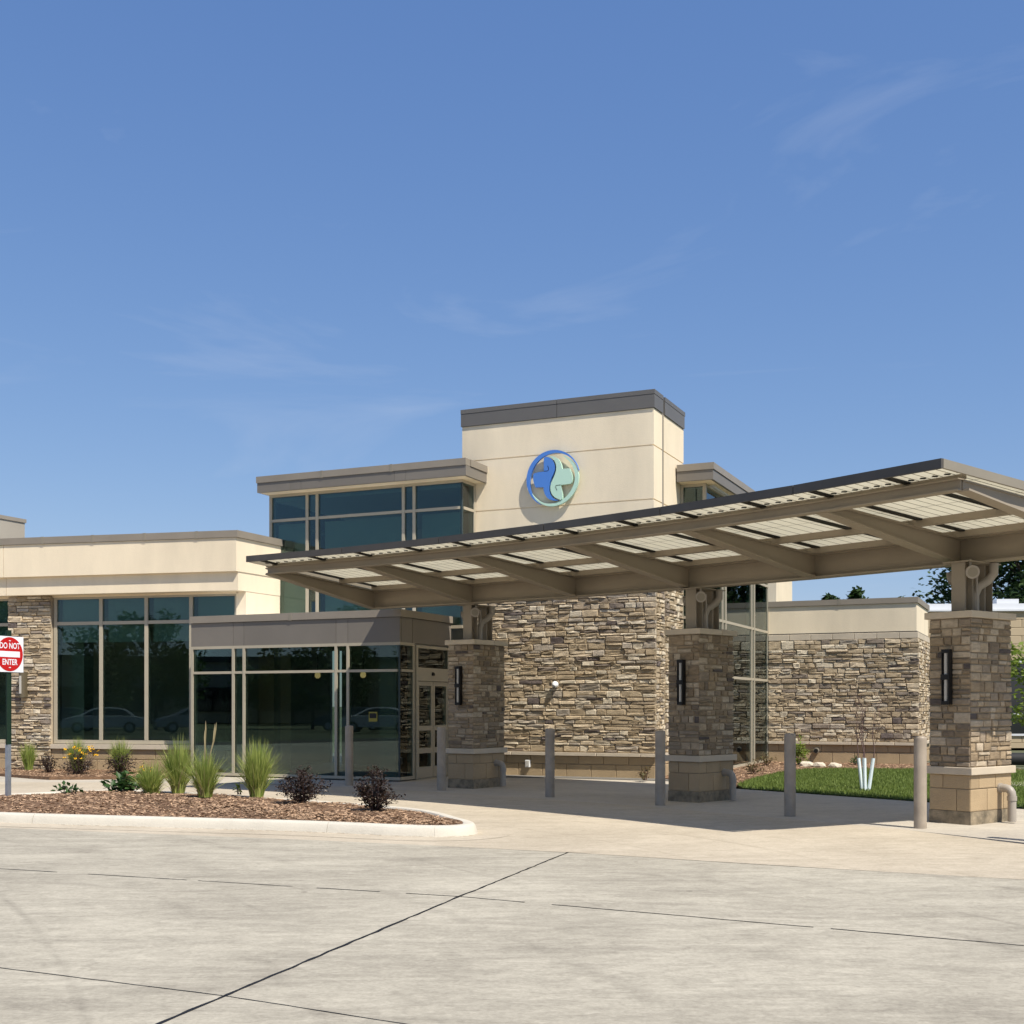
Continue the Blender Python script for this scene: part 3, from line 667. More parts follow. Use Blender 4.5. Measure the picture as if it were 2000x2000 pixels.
# interior of the atrium
ai = box('interior_floor', 'interior_floor', bld, -14.5, 0.5, -0.55, 9.0, -0.04, 0.02)
box('interior_wall', 'interior_wall', bld, -9.2, 0.4, 4.8, 4.95, 0.02, 6.5)
box('interior_ceiling', 'interior_ceiling', bld, -9.2, -4.3, -0.55, 4.8, 6.4, 6.5)
box('mezzanine', 'interior_ceiling', bld, -9.2, -4.3, 0.2, 4.8, 3.0, 3.3)
for a, b in ((-9.2, -8.27), (-7.9, -5.72), (-5.33, -4.28)):
    box('roller_shade', 'shade_fabric', at, a+0.05, b-0.05, -0.5, -0.49, 3.35, 5.86)

# entrance vestibule
VX = [-9.72, -8.61, -8.327, -5.99, -5.70, -4.49]; VY = -2.95
vf = box('vestibule_fascia', 'metal_grey', bld, VX[0]-0.02, -4.51, VY+0.02, -0.66, 2.87, 3.45)
for a, b in zip(VX, VX[1:]): box('fascia_panel', 'metal_grey', vf, a+0.004-(0.03 if a == VX[0] else 0), b-0.004+(0.03 if b == VX[-1] else 0), VY-0.03, VY+0.03, 2.86, 3.37)
for a, b in ((VY+0.032, -2.45), (-2.44, -0.67)): box('fascia_panel', 'metal_grey', vf, -4.53, -4.459, a, b-0.004, 2.86, 3.37)
for a, b in ((-9.77, -7.12), (-7.1, -4.42)): box('coping', 'coping', vf, a, b, VY-0.06, VY+0.2, 3.378, 3.53)
box('coping_clip', 'trim_tan', vf, -7.15, -7.08, VY-0.066, VY+0.2, 3.37, 3.536)
box('coping', 'coping', vf, -4.66, -4.421, VY+0.201, -0.66, 3.379, 3.529)
box('roof_deck', 'membrane', vf, -9.7, -4.6, VY+0.2, -0.66, 3.42, 3.47)
vz = [0.06, 2.28, 2.83]
vg = glazing('vestibule_window', bld, 'frame', 'glass', 'x', VY, VX, vz, 0.06, corner1=False)
glazing('vestibule_side_window', bld, 'frame', 'glass', 'y', -4.49, [VY+0.01, -2.4], vz, 0.06, side=1, corner0=False)
box('corner_joint', 'frame_dark', vg, -4.505, -4.475, VY-0.015, VY+0.015, 0.09, 2.8)
glazing('vestibule_side_window', bld, 'frame', 'glass', 'y', -9.72, [VY+0.05, -1.8, -0.7], vz, 0.06, side=-1)
# sliding door in the side of the vestibule
dr = MB()
for a, b, c, d in ((-2.33, -2.25, 0, 2.83), (-0.83, -0.7, 0, 2.83), (-2.25, -0.83, 2.08, 2.36), (-2.25, -0.83, 2.77, 2.83), (-2.33, -0.7, 0.0, 0.02)): dr.box(-4.55, -4.43, a, b, c, d)
dd = dr.build('door_frame', 'frame', bld)
box('glass_pane', 'glass', dd, -4.5, -4.48, -2.25, -0.83, 2.36, 2.77)
for a, b in ((-2.24, -1.55), (-1.53, -0.84)):
    lf = MB()
    for q in ((a, a+0.07, 0.03, 2.07), (b-0.07, b, 0.03, 2.07), (a+0.07, b-0.07, 0.03, 0.26), (a+0.07, b-0.07, 1.98, 2.07), (a+0.07, b-0.07, 1.03, 1.13), (a+0.07, b-0.07, 0.55, 0.66)): lf.box(-4.515, -4.455, *q)
    lf = lf.build('door_leaf', 'frame', bld); box('glass_pane', 'glass', lf, -4.49, -4.475, a+0.06, b-0.06, 0.25, 2.0)
MB().lathe([(0.0, 0), (0.05, 0), (0.05, 0.04), (0.03, 0.07)], (0, 0, 0), 14).build('door_sensor', 'black', dd, (-4.43, -1.6, 2.2))
MB().box(-0.1, 0.1, -0.004, 0.004, -0.1, 0.1).box(-0.08, 0.08, -0.007, -0.004, -0.03, 0.07, 1).build('door_notice', ['sticker', 'black'], vg, (-5.1, VY-0.02, 1.33))
# vestibule interior
box('interior_floor', 'interior_floor', bld, -9.68, -4.56, VY+0.08, -0.6, 0.0, 0.03)
box('interior_ceiling', 'interior_ceiling', bld, -9.68, -4.56, VY+0.08, -0.7, 2.82, 2.865)
box('interior_wall', 'interior_wall', bld, -9.68, -8.9, -0.9, -0.78, 0.03, 2.82)
box('interior_wall', 'interior_wall', bld, -5.6, -4.6, -0.9, -0.78, 0.03, 2.82)
box('interior_wall', 'interior_wall', bld, -9.1, -8.72, -2.3, -1.9, 0.03, 2.82)
box('interior_wall', 'interior_wall', bld, -5.25, -4.85, -2.45, -2.1, 0.03, 2.82)
box('interior_wall', 'interior_wall', bld, -9.2, -4.6, 2.4, 2.5, 0.03, 3.0)

# two small pendant lamps lit inside the vestibule
def lamp_mat():
    m = bpy.data.materials.new('pendant_glow'); N, L = nodes_of(m); b = N['Principled BSDF']; b.inputs['Emission Color'].default_value = (1.0, 0.6, 0.25, 1); b.inputs['Emission Strength'].default_value = 0.55; MATS['pendant_glow'] = m
lamp_mat()
for px_ in (-7.6, -6.4):
    pl_ = MB().tube([(px_, -1.2, 2.82), (px_, -1.2, 2.3)], 0.008, 6).build('pendant_lamp', 'black', bld); MB().lathe([(0.02, 0.1), (0.06, 0.04), (0.065, -0.03), (0.03, -0.07)][::-1], (px_, -1.2, 2.25), 12).build('lamp_shade', 'pendant_glow', pl_)
# glazed volume right of the tower
RY = [2.0, 3.505, 3.8, 6.5, 6.8, 8.43]; RZ = [0.06, 2.24, 3.55, 4.8, 5.93, 6.52]
glazing('east_window', bld, 'frame', 'glass_pale', 'y', 0.558, RY, RZ, 0.07, side=1, corner0=False)
glazing('east_front_window', bld, 'frame', 'glass_blue', 'x', 2.0, [0.04, 0.558], RZ, 0.07)
box('roof_fascia', 'metal_grey', bld, 0.03, 0.8, 1.66, 9.5, 6.57, 6.88)
box('fascia_panel', 'metal_grey', bld, 0.03, 0.86, 1.6, 1.66, 6.555, 6.775); box('fascia_panel', 'metal_grey', bld, 0.801, 0.859, 1.662, 9.5, 6.556, 6.774)
box('coping', 'coping', bld, 0.035, 0.88, 1.58, 1.75, 6.78, 6.93); box('coping', 'coping', bld, 0.7, 0.879, 1.751, 9.5, 6.781, 6.929)
box('soffit', 'plaster', bld, 0.04, 0.8, 1.66, 9.5, 6.548, 6.568)
box('roof_deck', 'membrane', bld, -4.5, 0.7, 2.3, 9.5, 6.5, 6.85)
box('interior_wall', 'interior_wall', bld, -4.4, -4.25, 2.3, 8.9, 0.0, 6.5)
box('interior_wall', 'interior_wall', bld, -4.25, 0.45, 8.75, 8.9, 0.0, 6.5)
# stone wing at right
RX0, RX1, RYY, RYE = 0.6, 4.45, 8.44, 11.5
rw = box('wing_wall', 'plaster', bld, RX0, RX1-0.03, RYY+0.03, RYE, -0.05, 4.2)
box('plaster_panel', 'plaster', rw, RX0, RX1, RYY, RYE-0.01, 3.5, 4.23)
box('drip_edge', 'black', rw, RX0, RX1+0.012, RYY-0.012, RYE-0.02, 3.475, 3.499)
for a, b in ((RX0, 2.5), (2.51, RX1+0.04)): box('coping', 'coping', rw, a, b, RYY-0.04, RYY+0.25, 4.235, 4.38)
box('coping_clip', 'trim_tan', rw, 2.46, 2.54, RYY-0.046, RYY+0.25, 4.23, 4.385)
box('coping', 'coping', rw, RX1-0.2, RX1+0.039, RYY+0.251, RYE, 4.236, 4.379)
put_blocks(rw, CASTM, (RX0, RYY+0.01, 0), 0, 0, RX1-RX0+0.045, [(3.31, 3.475)], 0.57, 0.055, 0.006, name='band_block')
put_blocks(rw, CASTM, (RX1-0.01, RYY-0.04, 0), R(90), 0, RYE-RYY, [(3.311, 3.474)], 0.57, 0.055, 0.006, name='band_block')
rb = box('wing_stone_backing', 'mortar', bld, RX0, RX1, RYY-0.01, RYY+0.02, 0.5, 3.31)
put_stones(rb, lay(RX1-RX0+0.07, 0.6, 3.31, 14, [0.09, 0.11, 0.13, 0.15, 0.17], 0.17, 0.48), LEDGE, (RX0, RYY, 0), 0, (0.05, 0.085), 0.01, 4, 280)
rb2 = box('wing_side_backing', 'mortar', bld, RX1-0.02, RX1, RYY+0.03, RYE, 0.5, 3.31)
put_stones(rb2, lay(RYE-RYY, 0.6, 3.31, 15, [0.09, 0.11, 0.13, 0.15], 0.16, 0.4), LEDGE, (RX1-0.005, RYY+0.01, 0), R(90), (0.045, 0.1), 0.012, 5, 60)
put_blocks(rw, CASTM, (RX0, RYY-0.01, 0), 0, 0, RX1-RX0+0.08, [(0.52, 0.598)], 1.1, 0.1, 0.004, name='ledge_block')
put_blocks(rw, CASTM, (RX1+0.01, RYY-0.08, 0), R(90), 0, RYE-RYY, [(0.521, 0.597)], 1.1, 0.1, 0.004, name='ledge_block')
rbb = box('block_base', 'block_mortar', bld, RX0, RX1+0.012, RYY-0.012, RYE, -0.05, 0.518)
put_blocks(rbb, BLOCKM, (RX0, RYY-0.008, 0), 0, 0, RX1-RX0+0.04, [(0.0, 0.33), (0.333, 0.518)], 0.57, 0.03)
put_blocks(rbb, BLOCKM, (RX1+0.008, RYY-0.03, 0), R(90), 0, RYE-RYY, [(0.0, 0.33), (0.333, 0.518)], 0.57, 0.03)
for xx in (1.32, 1.9):
    MB().tube([(xx, RYY-0.04, 0.36), (xx, RYY-0.16, 0.35)], [0.075, 0.075], 16).tube([(xx, RYY-0.155, 0.35), (xx, RYY-0.175, 0.35)], [0.055, 0.055], 14, 1).build('wall_vent_pipe', ['trim_tan', 'black'], rw)

# left wing, turned a little from the rest
WA = math.atan2(-0.233, 0.972); Wc = Vector((-6.02, 27.85))
Mb = Matrix.Rotation(-BA, 2) ; wl_ = Mb @ (Wc-Vector((3.0, 26.0)))
_a = BA-WA; _k = -math.sin(_a)/math.cos(_a)
lw = MB().prism([(-0.25, 0.0), (-0.01, 0.0), (-0.01+_k*1.75, 1.75), (-0.25, 1.75)], 0.0, 4.56).build('left_wing_wall', 'plaster', bld)
lw.location = (wl_.x, wl_.y, 0); lw.rotation_euler[2] = WA-BA
WX0 = -14.0
lwr = WA-BA
def wbox(n, m, *a, parent=None, bevel=0.0):
    o = box(n, m, bld if parent is None else parent, *a, bevel=bevel)
    if parent is None: o.location = (wl_.x, wl_.y, 0); o.rotation_euler[2] = lwr
    return o
# the return of the upper bands runs along the building grid
sh = 0.18     # slant: along the return x grows with depth
def wband(n, m, x0, p, z0, z1, depth=1.7, extra=0.0, parent=None):
    d = Vector((math.sin(-(WA-BA))*-1, 0)); k = math.tan(-(WA-BA)) if False else math.tan(BA-WA)*-1
    # slope of building-grid depth direction in wing frame
    a = BA-WA; dx, dy = -math.sin(a), math.cos(a); k = dx/dy
    xr = lambda y: extra+k*y
    mb = MB().prism([(x0, -p), (xr(-p), -p), (xr(depth), depth), (x0, depth)], z0, z1)
    o = mb.build(n, m, bld if parent is None else parent)
    if parent is None: o.location = (wl_.x, wl_.y, 0); o.rotation_euler[2] = lwr
    return o
for a, b in ((WX0, -6.0), (-5.988, None)):
    if b is None: ub = wband('plaster_fascia', 'plaster', a, 0.40, 4.57, 5.32, extra=0.02); lb = wband('plaster_soffit_band', 'plaster', a, 0.30, 4.15, 4.569, extra=-0.0)
    else: wbox('plaster_fascia', 'plaster', a, b, -0.40, 1.6, 4.57, 5.32); wbox('plaster_soffit_band', 'plaster', a, b, -0.30, 1.6, 4.15, 4.569)
x = 0.0; k = 0; cops = [0.06, -1.0, -2.3, -3.62, -4.93, -6.25, -7.6, -9.0, -10.5, -12, -14]
for a, b in zip(cops[1:], cops):
    if b == 0.06: wband('coping', 'coping', a+0.004, 0.43, 5.325, 5.48, depth=1.9, extra=0.07)
    else: wbox('coping', 'coping', a+0.004, b, -0.43, -0.1, 5.325, 5.48); 
    wbox('coping_clip', 'trim_tan', a-0.05, a+0.02, -0.437, -0.1, 5.315, 5.486)
wbox('roof_deck', 'membrane', WX0, -0.3, -0.1, 6.0, 5.2, 5.4)
wbox('gutter_end', 'coping', 0.36, 0.56, 1.3, 1.95, 5.2, 5.45)
WXs = [-4.906, -3.703, -2.529, -1.391, -0.255]
WZ = [0.71, 3.49, 4.1]
ww = glazing('wing_window', bld, 'frame', 'glass_blue', 'x', 0.06, WXs, WZ, 0.085); ww.location = (wl_.x, wl_.y, 0); ww.rotation_euler[2] = lwr
ww2 = glazing('wing_window', bld, 'frame', 'glass_blue', 'x', 0.06, [-10.9, -9.7, -8.5, -7.3, -6.13], WZ, 0.085); ww2.location = (wl_.x, wl_.y, 0); ww2.rotation_euler[2] = lwr
for w_, xs in ((ww, WXs), (ww2, [-10.9, -9.7, -8.5, -7.3, -6.13])):
    for a, b in zip(xs, xs[1:]): box('roller_shade', 'shade_fabric', w_, a+0.09, b-0.09, 0.2, 0.21, 3.05, 4.08)
for a, b, nm in ((-4.96, -0.2, 'a'), (-14, -6.08, 'b')):
    s_ = wbox('window_sill', 'cast_stone', a, b, -0.1, 0.12, 0.55, 0.655)
    bb = wbox('block_base', 'block_mortar', a, b, -0.02, 0.12, -0.05, 0.548)
    put_blocks(bb, BLOCKM, (a, -0.016, 0), 0, 0, b-a, [(0.03, 0.3), (0.303, 0.548)], 0.6, 0.03)
wbox('window_head', 'plaster', -14, -0.2, 0.0, 0.2, 4.105, 4.149)
pb = wbox('pier_backing', 'mortar', -6.06, -4.98, -0.06, 0.4, 0.0, 4.145)
put_stones(pb, lay(1.14, 0.02, 4.14, 16, [0.09, 0.11, 0.13, 0.15], 0.16, 0.46), LEDGE, (-6.09, -0.055, 0), 0, (0.045, 0.1), 0.012, 6, 160)
wbox('interior_wall', 'interior_wall', WX0, -0.3, 5.8, 5.95, 0.0, 5.2)
wbox('interior_ceiling', 'interior_ceiling', WX0, -0.3, 0.25, 5.8, 4.1, 4.16)
wbox('interior_floor', 'interior_floor', WX0, -0.3, 0.12, 5.8, -0.04, 0.03)
wbox('interior_wall', 'interior_wall', WX0-0.15, WX0, 0.0, 6.0, 0.0, 5.2)
wbox('interior_column', 'interior_wall', -4.8, -4.45, 0.5, 0.9, 0.03, 4.1)
wbox('interior_wall', 'interior_wall', -2.8, -2.6, 2.5, 5.8, 0.03, 4.1)
# higher roof volumes behind
pa = box('roof_penthouse', 'plaster_grey', bld, -27.5, -21.39, -1.0, 3.6, 4.0, 7.2); box('coping', 'coping', pa, -27.55, -21.36, -1.04, 3.64, 7.205, 7.32)
box('rear_tower', 'plaster', bld, -4.0, -1.01, 17.07, 19.8, 0, 6.7)

# ------------------------------------------------------------------ emblem on the tower
def disp(zx, zy): return ((zx-785)/799.0, -(zy-830+0.081*(zx-785))/861.0)
em = tag(empty('wall_emblem', tuple((bld.matrix_basis @ Vector((-2.265, 0.0, 6.52)))), BA), 'round blue and mint green cross emblem on the cream tower', 'sign')
def extr(poly, y0, y1, name, m):
    mb = MB(); n = len(poly); area = sum(poly[i][0]*poly[(i+1) % n][1]-poly[(i+1) % n][0]*poly[i][1] for i in range(n))
    if area < 0: poly = poly[::-1]
    mb.add([(p[0], y0, p[1]) for p in poly]+[(p[0], y1, p[1]) for p in poly], [tuple(range(n)), tuple(range(2*n-1, n-1, -1))]+[(i, n+i, n+(i+1) % n, (i+1) % n) for i in range(n)])
    return mb.build(name, m, em)
def smooth_poly(pts, sharp):   # rounds all but the sharp corners
    return pts
def cresc(a0, a1, R0, thick, rin=0.0, n=64):
    o_, i_ = [], []
    for k in range(n+1):
        t = k/n; a = R(a0+(a1-a0)*t); th = thick(t); ro = R0(t)
        o_.append((ro*math.cos(a), ro*math.sin(a))); i_.append(((ro-th)*math.cos(a), (ro-th)*math.sin(a)))
    return o_+i_[::-1]
extr(cresc(12, 243, lambda t: 0.625-0.01*math.sin(t*3.14), lambda t: 0.006+0.088*math.sin(math.pi*min(1, max(0, t))**1.25)**1.0), -0.12, -0.06, 'blue_crescent', 'logo_blue')
extr(cresc(63, -157, lambda t: 0.535+0.075*min(1, t/0.28)**0.8-0.03*max(0, (t-0.75)/0.25), lambda t: 0.006+0.082*math.sin(math.pi*t**0.75)), -0.117, -0.057, 'mint_crescent', 'logo_mint')
bl = [(625,470),(640,435),(690,425),(750,450),(795,500),(822,560),(832,620),(825,690),(800,760),(765,835),(738,910),(724,990),(728,1070),(752,1145),(795,1200),(850,1232),(905,1246),(850,1252),(790,1248),(730,1230),(680,1190),(645,1130),(624,1060),(618,1000),(470,1005),(440,930),(424,850),(424,790),(432,745),(530,718),(628,706)]
mi = [(690,420),(760,415),(830,428),(890,462),(930,515),(955,580),(970,655),(1110,647),(1145,730),(1163,800),(1163,850),(1150,905),(1130,932),(945,957),(960,1050),(973,1130),(975,1210),(940,1238),(880,1215),(820,1180),(775,1125),(752,1060),(749,990),(765,920),(800,840),(835,760),(856,690),(862,620),(850,555),(825,500),(785,455),(740,430)]
extr([disp(*p) for p in bl], -0.135, -0.065, 'blue_half_cross', 'logo_blue'); extr([disp(*p) for p in mi], -0.133, -0.065, 'mint_half_cross', 'logo_mint')
for pts in ([(697,598),(715,635),(718,670),(708,692),(632,701)], [(945,958),(905,962),(855,968),(853,1010),(876,1060)]):
    mb = MB(); q = [Vector(disp(*p)) for p in pts]
    for a, b in zip(q, q[1:]):
        d = (b-a).normalized(); n_ = Vector((-d.y, d.x))*0.006
        mb.add([(a.x-n_.x, -0.137, a.y-n_.y), (b.x-n_.x, -0.137, b.y-n_.y), (b.x+n_.x, -0.137, b.y+n_.y), (a.x+n_.x, -0.137, a.y+n_.y)], [(0,1,2,3)])
    mb.build('slit', 'black', em)
MB().box(-0.42, 0.42, -0.07, -0.058, -0.012, 0.012).box(-0.012, 0.012, -0.07, -0.058, -0.4, 0.4).tube([(-0.2,-0.09,0),(-0.2,0.02,0)], 0.015, 8).tube([(0.2,-0.09,0),(0.2,0.02,0)], 0.015, 8).build('standoff', 'metal_cap', em)

# ------------------------------------------------------------------ canopy
head = [57.5, 53, 49, 45, 41, 37]; SP = [Vector((-2.74, 24.5))]
for i, h in enumerate(head): SP.append(SP[-1]+Vector((math.sin(R(h)), -math.cos(R(h))))*(2.36 if i < 5 else 2.1))
def hd(i): return head[0]+1.5 if i <= 0 else (head[-1]-1.5 if i >= 6 else (head[i-1]+head[i])/2)
NV = [Vector((-math.cos(R(hd(i))), -math.sin(R(hd(i))))) for i in range(7)]
def cp(t, o):
    i = max(0, min(5, int(math.floor(t)))); f = t-i
    return SP[i]+(SP[i+1]-SP[i])*f+(NV[i]+(NV[i+1]-NV[i])*f)*o
can = tag(empty('entrance_canopy', (SP[3].x, SP[3].y, 0)), 'long curved tan steel drop-off canopy with translucent white roof panels', 'canopy')
CO = Vector((SP[3].x, SP[3].y, 0))
def tsplit(t0, t1):
    return [t0]+[k for k in range(7) if t0+1e-4 < k < t1-1e-4]+[t1]
def member(name, m, t0, t1, o0, o1, z0, z1, parent=None, zf=None):
    """bar along the canopy between parameters t0..t1 and offsets o0..o1; zf(o) adds the roof slope"""
    mb = MB(); ts = tsplit(t0, t1); sec = [(o0, z0), (o1, z0), (o1, z1), (o0, z1)]
    if zf: sec = [(o0, zf(o0)+z0), (o1, zf(o1)+z0), (o1, zf(o1)+z1), (o0, zf(o0)+z1)]
    v = []
    for t in ts:
        for o, z in sec: q = cp(t, o); v.append((q.x-CO.x, q.y-CO.y, z))
    f = [tuple(range(4)), tuple(range(len(v)-1, len(v)-5, -1))]
    for i in range(len(ts)-1):
        for k in range(4): f.append((i*4+k, i*4+(k+1) % 4, (i+1)*4+(k+1) % 4, (i+1)*4+k))
    mb.add(v, f); me_o = mb.build(name, m, can if parent is None else parent)
    bm = bmesh.new(); bm.from_mesh(me_o.data); bmesh.ops.recalc_face_normals(bm, faces=bm.faces); bm.to_mesh(me_o.data); bm.free()
    return me_o
ZR = lambda o: 3.91+0.055*abs(o)
FO = 3.1; EO = 3.58; RO = 2.7; TE0, TE1 = -0.02, 6.06
for i in range(6):
    sp = member('spine_beam', 'steel_tan', i, i+1, -0.012, 0.012, 3.5, 3.82)
    member('flange', 'steel_tan', i, i+1, -0.11, 0.11, 3.48, 3.503, sp); member('flange', 'steel_tan', i, i+1, -0.11, 0.11, 3.815, 3.838, sp)
    fb = member('front_beam', 'steel_tan', i, i+1, FO-0.01, FO+0.01, 3.91, 4.015)
    member('flange', 'steel_tan', i, i+1, FO-0.08, FO+0.055, 3.895, 3.912, fb); member('flange', 'steel_tan', i, i+1, FO-0.08, FO+0.055, 4.012, 4.028, fb)
    member('rear_beam', 'steel_tan', i, i+1, -RO+0.5, -RO+0.62, 3.86, 3.95)
box_end = []
def rib(i, side, L_, zt):
    """tapered I-section bracket"""
    T = (SP[min(i+1, 6)]-SP[max(i-1, 0)]).normalized(); n = NV[i]*side; s0 = SP[i]
    def P(o, w, z): q = s0+n*o+T*w; return (q.x-CO.x, q.y-CO.y, z)
    a0, a1 = 0.02, L_-0.02; mb = MB()
    zb0, zb1, zt0, zt1 = 3.49, 3.9, 3.835, zt
    w = 0.012
    def slabq(w_, o0, o1, lo0, lo1, hi0, hi1):
        b = [P(o0, -w_, lo0), P(o0, w_, lo0), P(o1, w_, lo1), P(o1, -w_, lo1)]; t = [P(o0, -w_, hi0), P(o0, w_, hi0), P(o1, w_, hi1), P(o1, -w_, hi1)]
        mb.hexa(b, t)
    slabq(w, a0, a1, zb0, zb1, zt0, zt1)
    slabq(0.085, a0, a1, zb0-0.012, zb1-0.012, zb0+0.01, zb1+0.01)
    slabq(0.085 if i < 6 else 0.03, a0, a1, zt0-0.02, zt1-0.02, zt0, zt1)
    o = mb.build('rib', 'steel_tan', can)
    bm = bmesh.new(); bm.from_mesh(o.data); bmesh.ops.recalc_face_normals(bm, faces=bm.faces); bm.to_mesh(o.data); bm.free()
for i in range(7): rib(i, 1, FO, 4.012); rib(i, -1, RO-0.55, 4.0)
for o, dz in ((0.14, 0.09), (1.14, 0.09), (3.0, 0.045)): member('purlin', 'steel_tan', TE0+0.06, TE1-0.06, o, o+0.085, -dz, -0.002, zf=ZR)
for o in (-0.22, -1.2, -2.2): member('purlin', 'steel_tan', TE0+0.06, TE1-0.06, o, o+0.085, -0.1, -0.002, zf=ZR)
bt = [TE0+0.02]+[k+f for k in range(6) for f in ((0.08, 0.6) if k < 5 else (0.08, 0.64))]+[TE1-0.02]
for a, b in zip(bt, bt[1:]):
    for o0, o1 in ((0.03, EO), (-RO, -0.03)):
        pnl = member('roof_panel', 'translucent_panel', a+0.022, b-0.022, min(o0, o1), max(o0, o1), 0.0, 0.05, zf=ZR)
        if o0 > 0:
            grid = MB(); nd = max(2, round((b-a)/0.5*6))
            def strip(ta, oa, tb, ob, wd):
                p, q = cp(ta, oa), cp(tb, ob); d = (q-p).normalized(); n_ = Vector((-d.y, d.x))*wd/2
                zz = (ZR(oa)-0.004, ZR(ob)-0.004)
                grid.add([(p.x-n_.x-CO.x, p.y-n_.y-CO.y, zz[0]), (p.x+n_.x-CO.x, p.y+n_.y-CO.y, zz[0]), (q.x+n_.x-CO.x, q.y+n_.y-CO.y, zz[1]), (q.x-n_.x-CO.x, q.y-n_.y-CO.y, zz[1])], [(0,1,2,3)])
            for k in range(1, nd): strip(a+(b-a)*k/nd, 0.1, a+(b-a)*k/nd, EO-0.02, 0.014)
            for o in (0.65, 1.85, 2.75): strip(a+0.03, o, b-0.03, o, 0.014)
            grid.build('panel_grid', 'grid_line', pnl)
            cl = MB()
            for k in range(nd):
                t = a+(b-a)*(k+0.85)/nd; p = cp(t, FO+0.1); cl.box(p.x-CO.x-0.03, p.x-CO.x+0.03, p.y-CO.y-0.02, p.y-CO.y+0.02, ZR(FO)-0.012, ZR(FO)-0.002)
            cl.build('panel_clips', 'black', pnl)['kind'] = 'stuff'
for t in bt[1:-1]:
    member('panel_joint_bar', 'black', t-0.02, t+0.02, 0.05, EO-0.01, -0.02, 0.055, zf=ZR)
    member('panel_joint_bar', 'black', t-0.02, t+0.02, -RO+0.02, -0.05, -0.02, 0.055, zf=ZR)
for i in range(6):
    a = TE0 if i == 0 else i+0.003; b = TE1 if i == 5 else i+1-0.003
    member('edge_trim', 'trim_dark', a, b, EO, EO+0.035, ZR(EO)-0.045, ZR(EO)+0.06)
    member('edge_trim', 'trim_dark', a, b, -RO-0.035, -RO, ZR(RO)-0.045, ZR(RO)+0.06)
for t0, t1 in ((TE0-0.002, TE0+0.014), (TE1-0.014, TE1+0.002)):
    member('end_trim', 'trim_tan', t0, t1, 0.0, EO-0.001, -0.04, 0.06, zf=ZR); member('end_trim', 'trim_tan', t0, t1, -RO+0.001, -0.001, -0.04, 0.06, zf=ZR)

# ------------------------------------------------------------------ stone piers carrying the canopy
def pier(corner, th, seed, lab, grp):
    """corner: the edge towards the camera; th: canopy heading there"""
    t = Vector((math.sin(R(th)), -math.cos(R(th)))); n = Vector((math.cos(R(th)), math.sin(R(th))))   # along canopy, and back
    c = Vector(corner)-t*0.3+n*0.5
    rz = math.atan2(t.y, t.x)
    p = tag(empty('stone_pier', (c.x, c.y, 0), rz), lab, 'pier', grp)
    hx, hy = 0.3, 0.5
    box('plinth', 'plinth', p, -hx-0.005, hx+0.005, -hy-0.005, hy+0.005, -0.02, 0.17)
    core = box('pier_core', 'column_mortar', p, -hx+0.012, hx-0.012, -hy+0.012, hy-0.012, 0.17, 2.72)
    faces = [((-hx, -hy+0.014), 0, 2*hx), ((hx-0.014, -hy), R(90), 2*hy), ((hx, hy-0.014), R(180), 2*hx), ((-hx+0.014, hy), R(270), 2*hy)]
    for k, (o, r_, L_) in enumerate(faces):
        if k < 2 or k == 3:
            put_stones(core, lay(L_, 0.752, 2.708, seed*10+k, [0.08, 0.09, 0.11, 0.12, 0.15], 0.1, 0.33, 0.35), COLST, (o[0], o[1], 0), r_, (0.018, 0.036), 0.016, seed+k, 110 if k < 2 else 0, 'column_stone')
        put_blocks(core, BLOCKM, (o[0], o[1], 0), r_, 0, L_, [(0.172, 0.465), (0.468, 0.65)], 0.4, 0.018, 0.008)
    lg = MB().box(-hx-0.045, hx+0.045, -hy-0.045, hy+0.045, 0.652, 0.75).build('ledge', 'cast_stone', p, bevel=0.008)
    cpn = MB().box(-hx-0.05, hx+0.05, -hy-0.05, 0.1, 2.71, 2.8).build('cap_stone', 'cast_stone', p, bevel=0.008)
    MB().box(-hx-0.05, hx+0.05, 0.106, hy+0.05, 2.71, 2.8).build('cap_stone', 'cast_stone', p, bevel=0.008)
    box('cap_flashing', 'black', p, -hx+0.05, hx-0.05, -hy+0.1, hy-0.1, 2.8, 2.815)
    # steel posts to the canopy (two H sections) and a rainwater pipe with elbow
    for y0 in (-0.2, 0.28):
        MB().box(-0.1, 0.1, y0-0.1, y0-0.085, 2.8, 3.48).box(-0.1, 0.1, y0+0.085, y0+0.1, 2.8, 3.48).box(-0.008, 0.008, y0-0.085, y0+0.085, 2.8, 3.48).build('steel_post', 'steel_tan', p)
    MB().box(-0.2, 0.2, -0.35, 0.42, 3.462, 3.478).build('top_plate', 'steel_tan', p)
    MB().tube([(0.0, 0.0, 2.8), (0.0, 0.0, 3.1)], 0.03, 10).build('conduit', 'pvc', p)
    MB().tube([(0.07, 0.03, 2.8), (0.07, 0.03, 3.4)], 0.02, 8).build('conduit', 'pvc', p)
    MB().tube([(0.03, 0.05, 2.8), (0.03, 0.05, 3.05), (0.06, 0.09, 3.16), (0.16, 0.16, 3.24), (0.22, 0.2, 3.33), (0.22, 0.2, 3.47)], 0.06, 14).build('rain_pipe', 'pvc', p)
    # drain outlet at the foot, right-hand face
    yy = 0.2
    pts = [(hx-0.01, yy, 0.46)]+[(hx+0.09+0.09*math.sin(a), yy, 0.46-0.09+0.09*math.cos(a)) for a in [R(0), R(22), R(45), R(68), R(90)]]+[(hx+0.18, yy, 0.02)]
    MB().tube(pts, 0.055, 16).tube([(hx+0.18, yy, 0.3), (hx+0.18, yy, 0.36)], 0.064, 16).tube([(hx-0.005, yy, 0.46), (hx+0.03, yy, 0.46)], 0.066, 16).build('drain_pipe', 'pvc', p)
    return p, c, rz
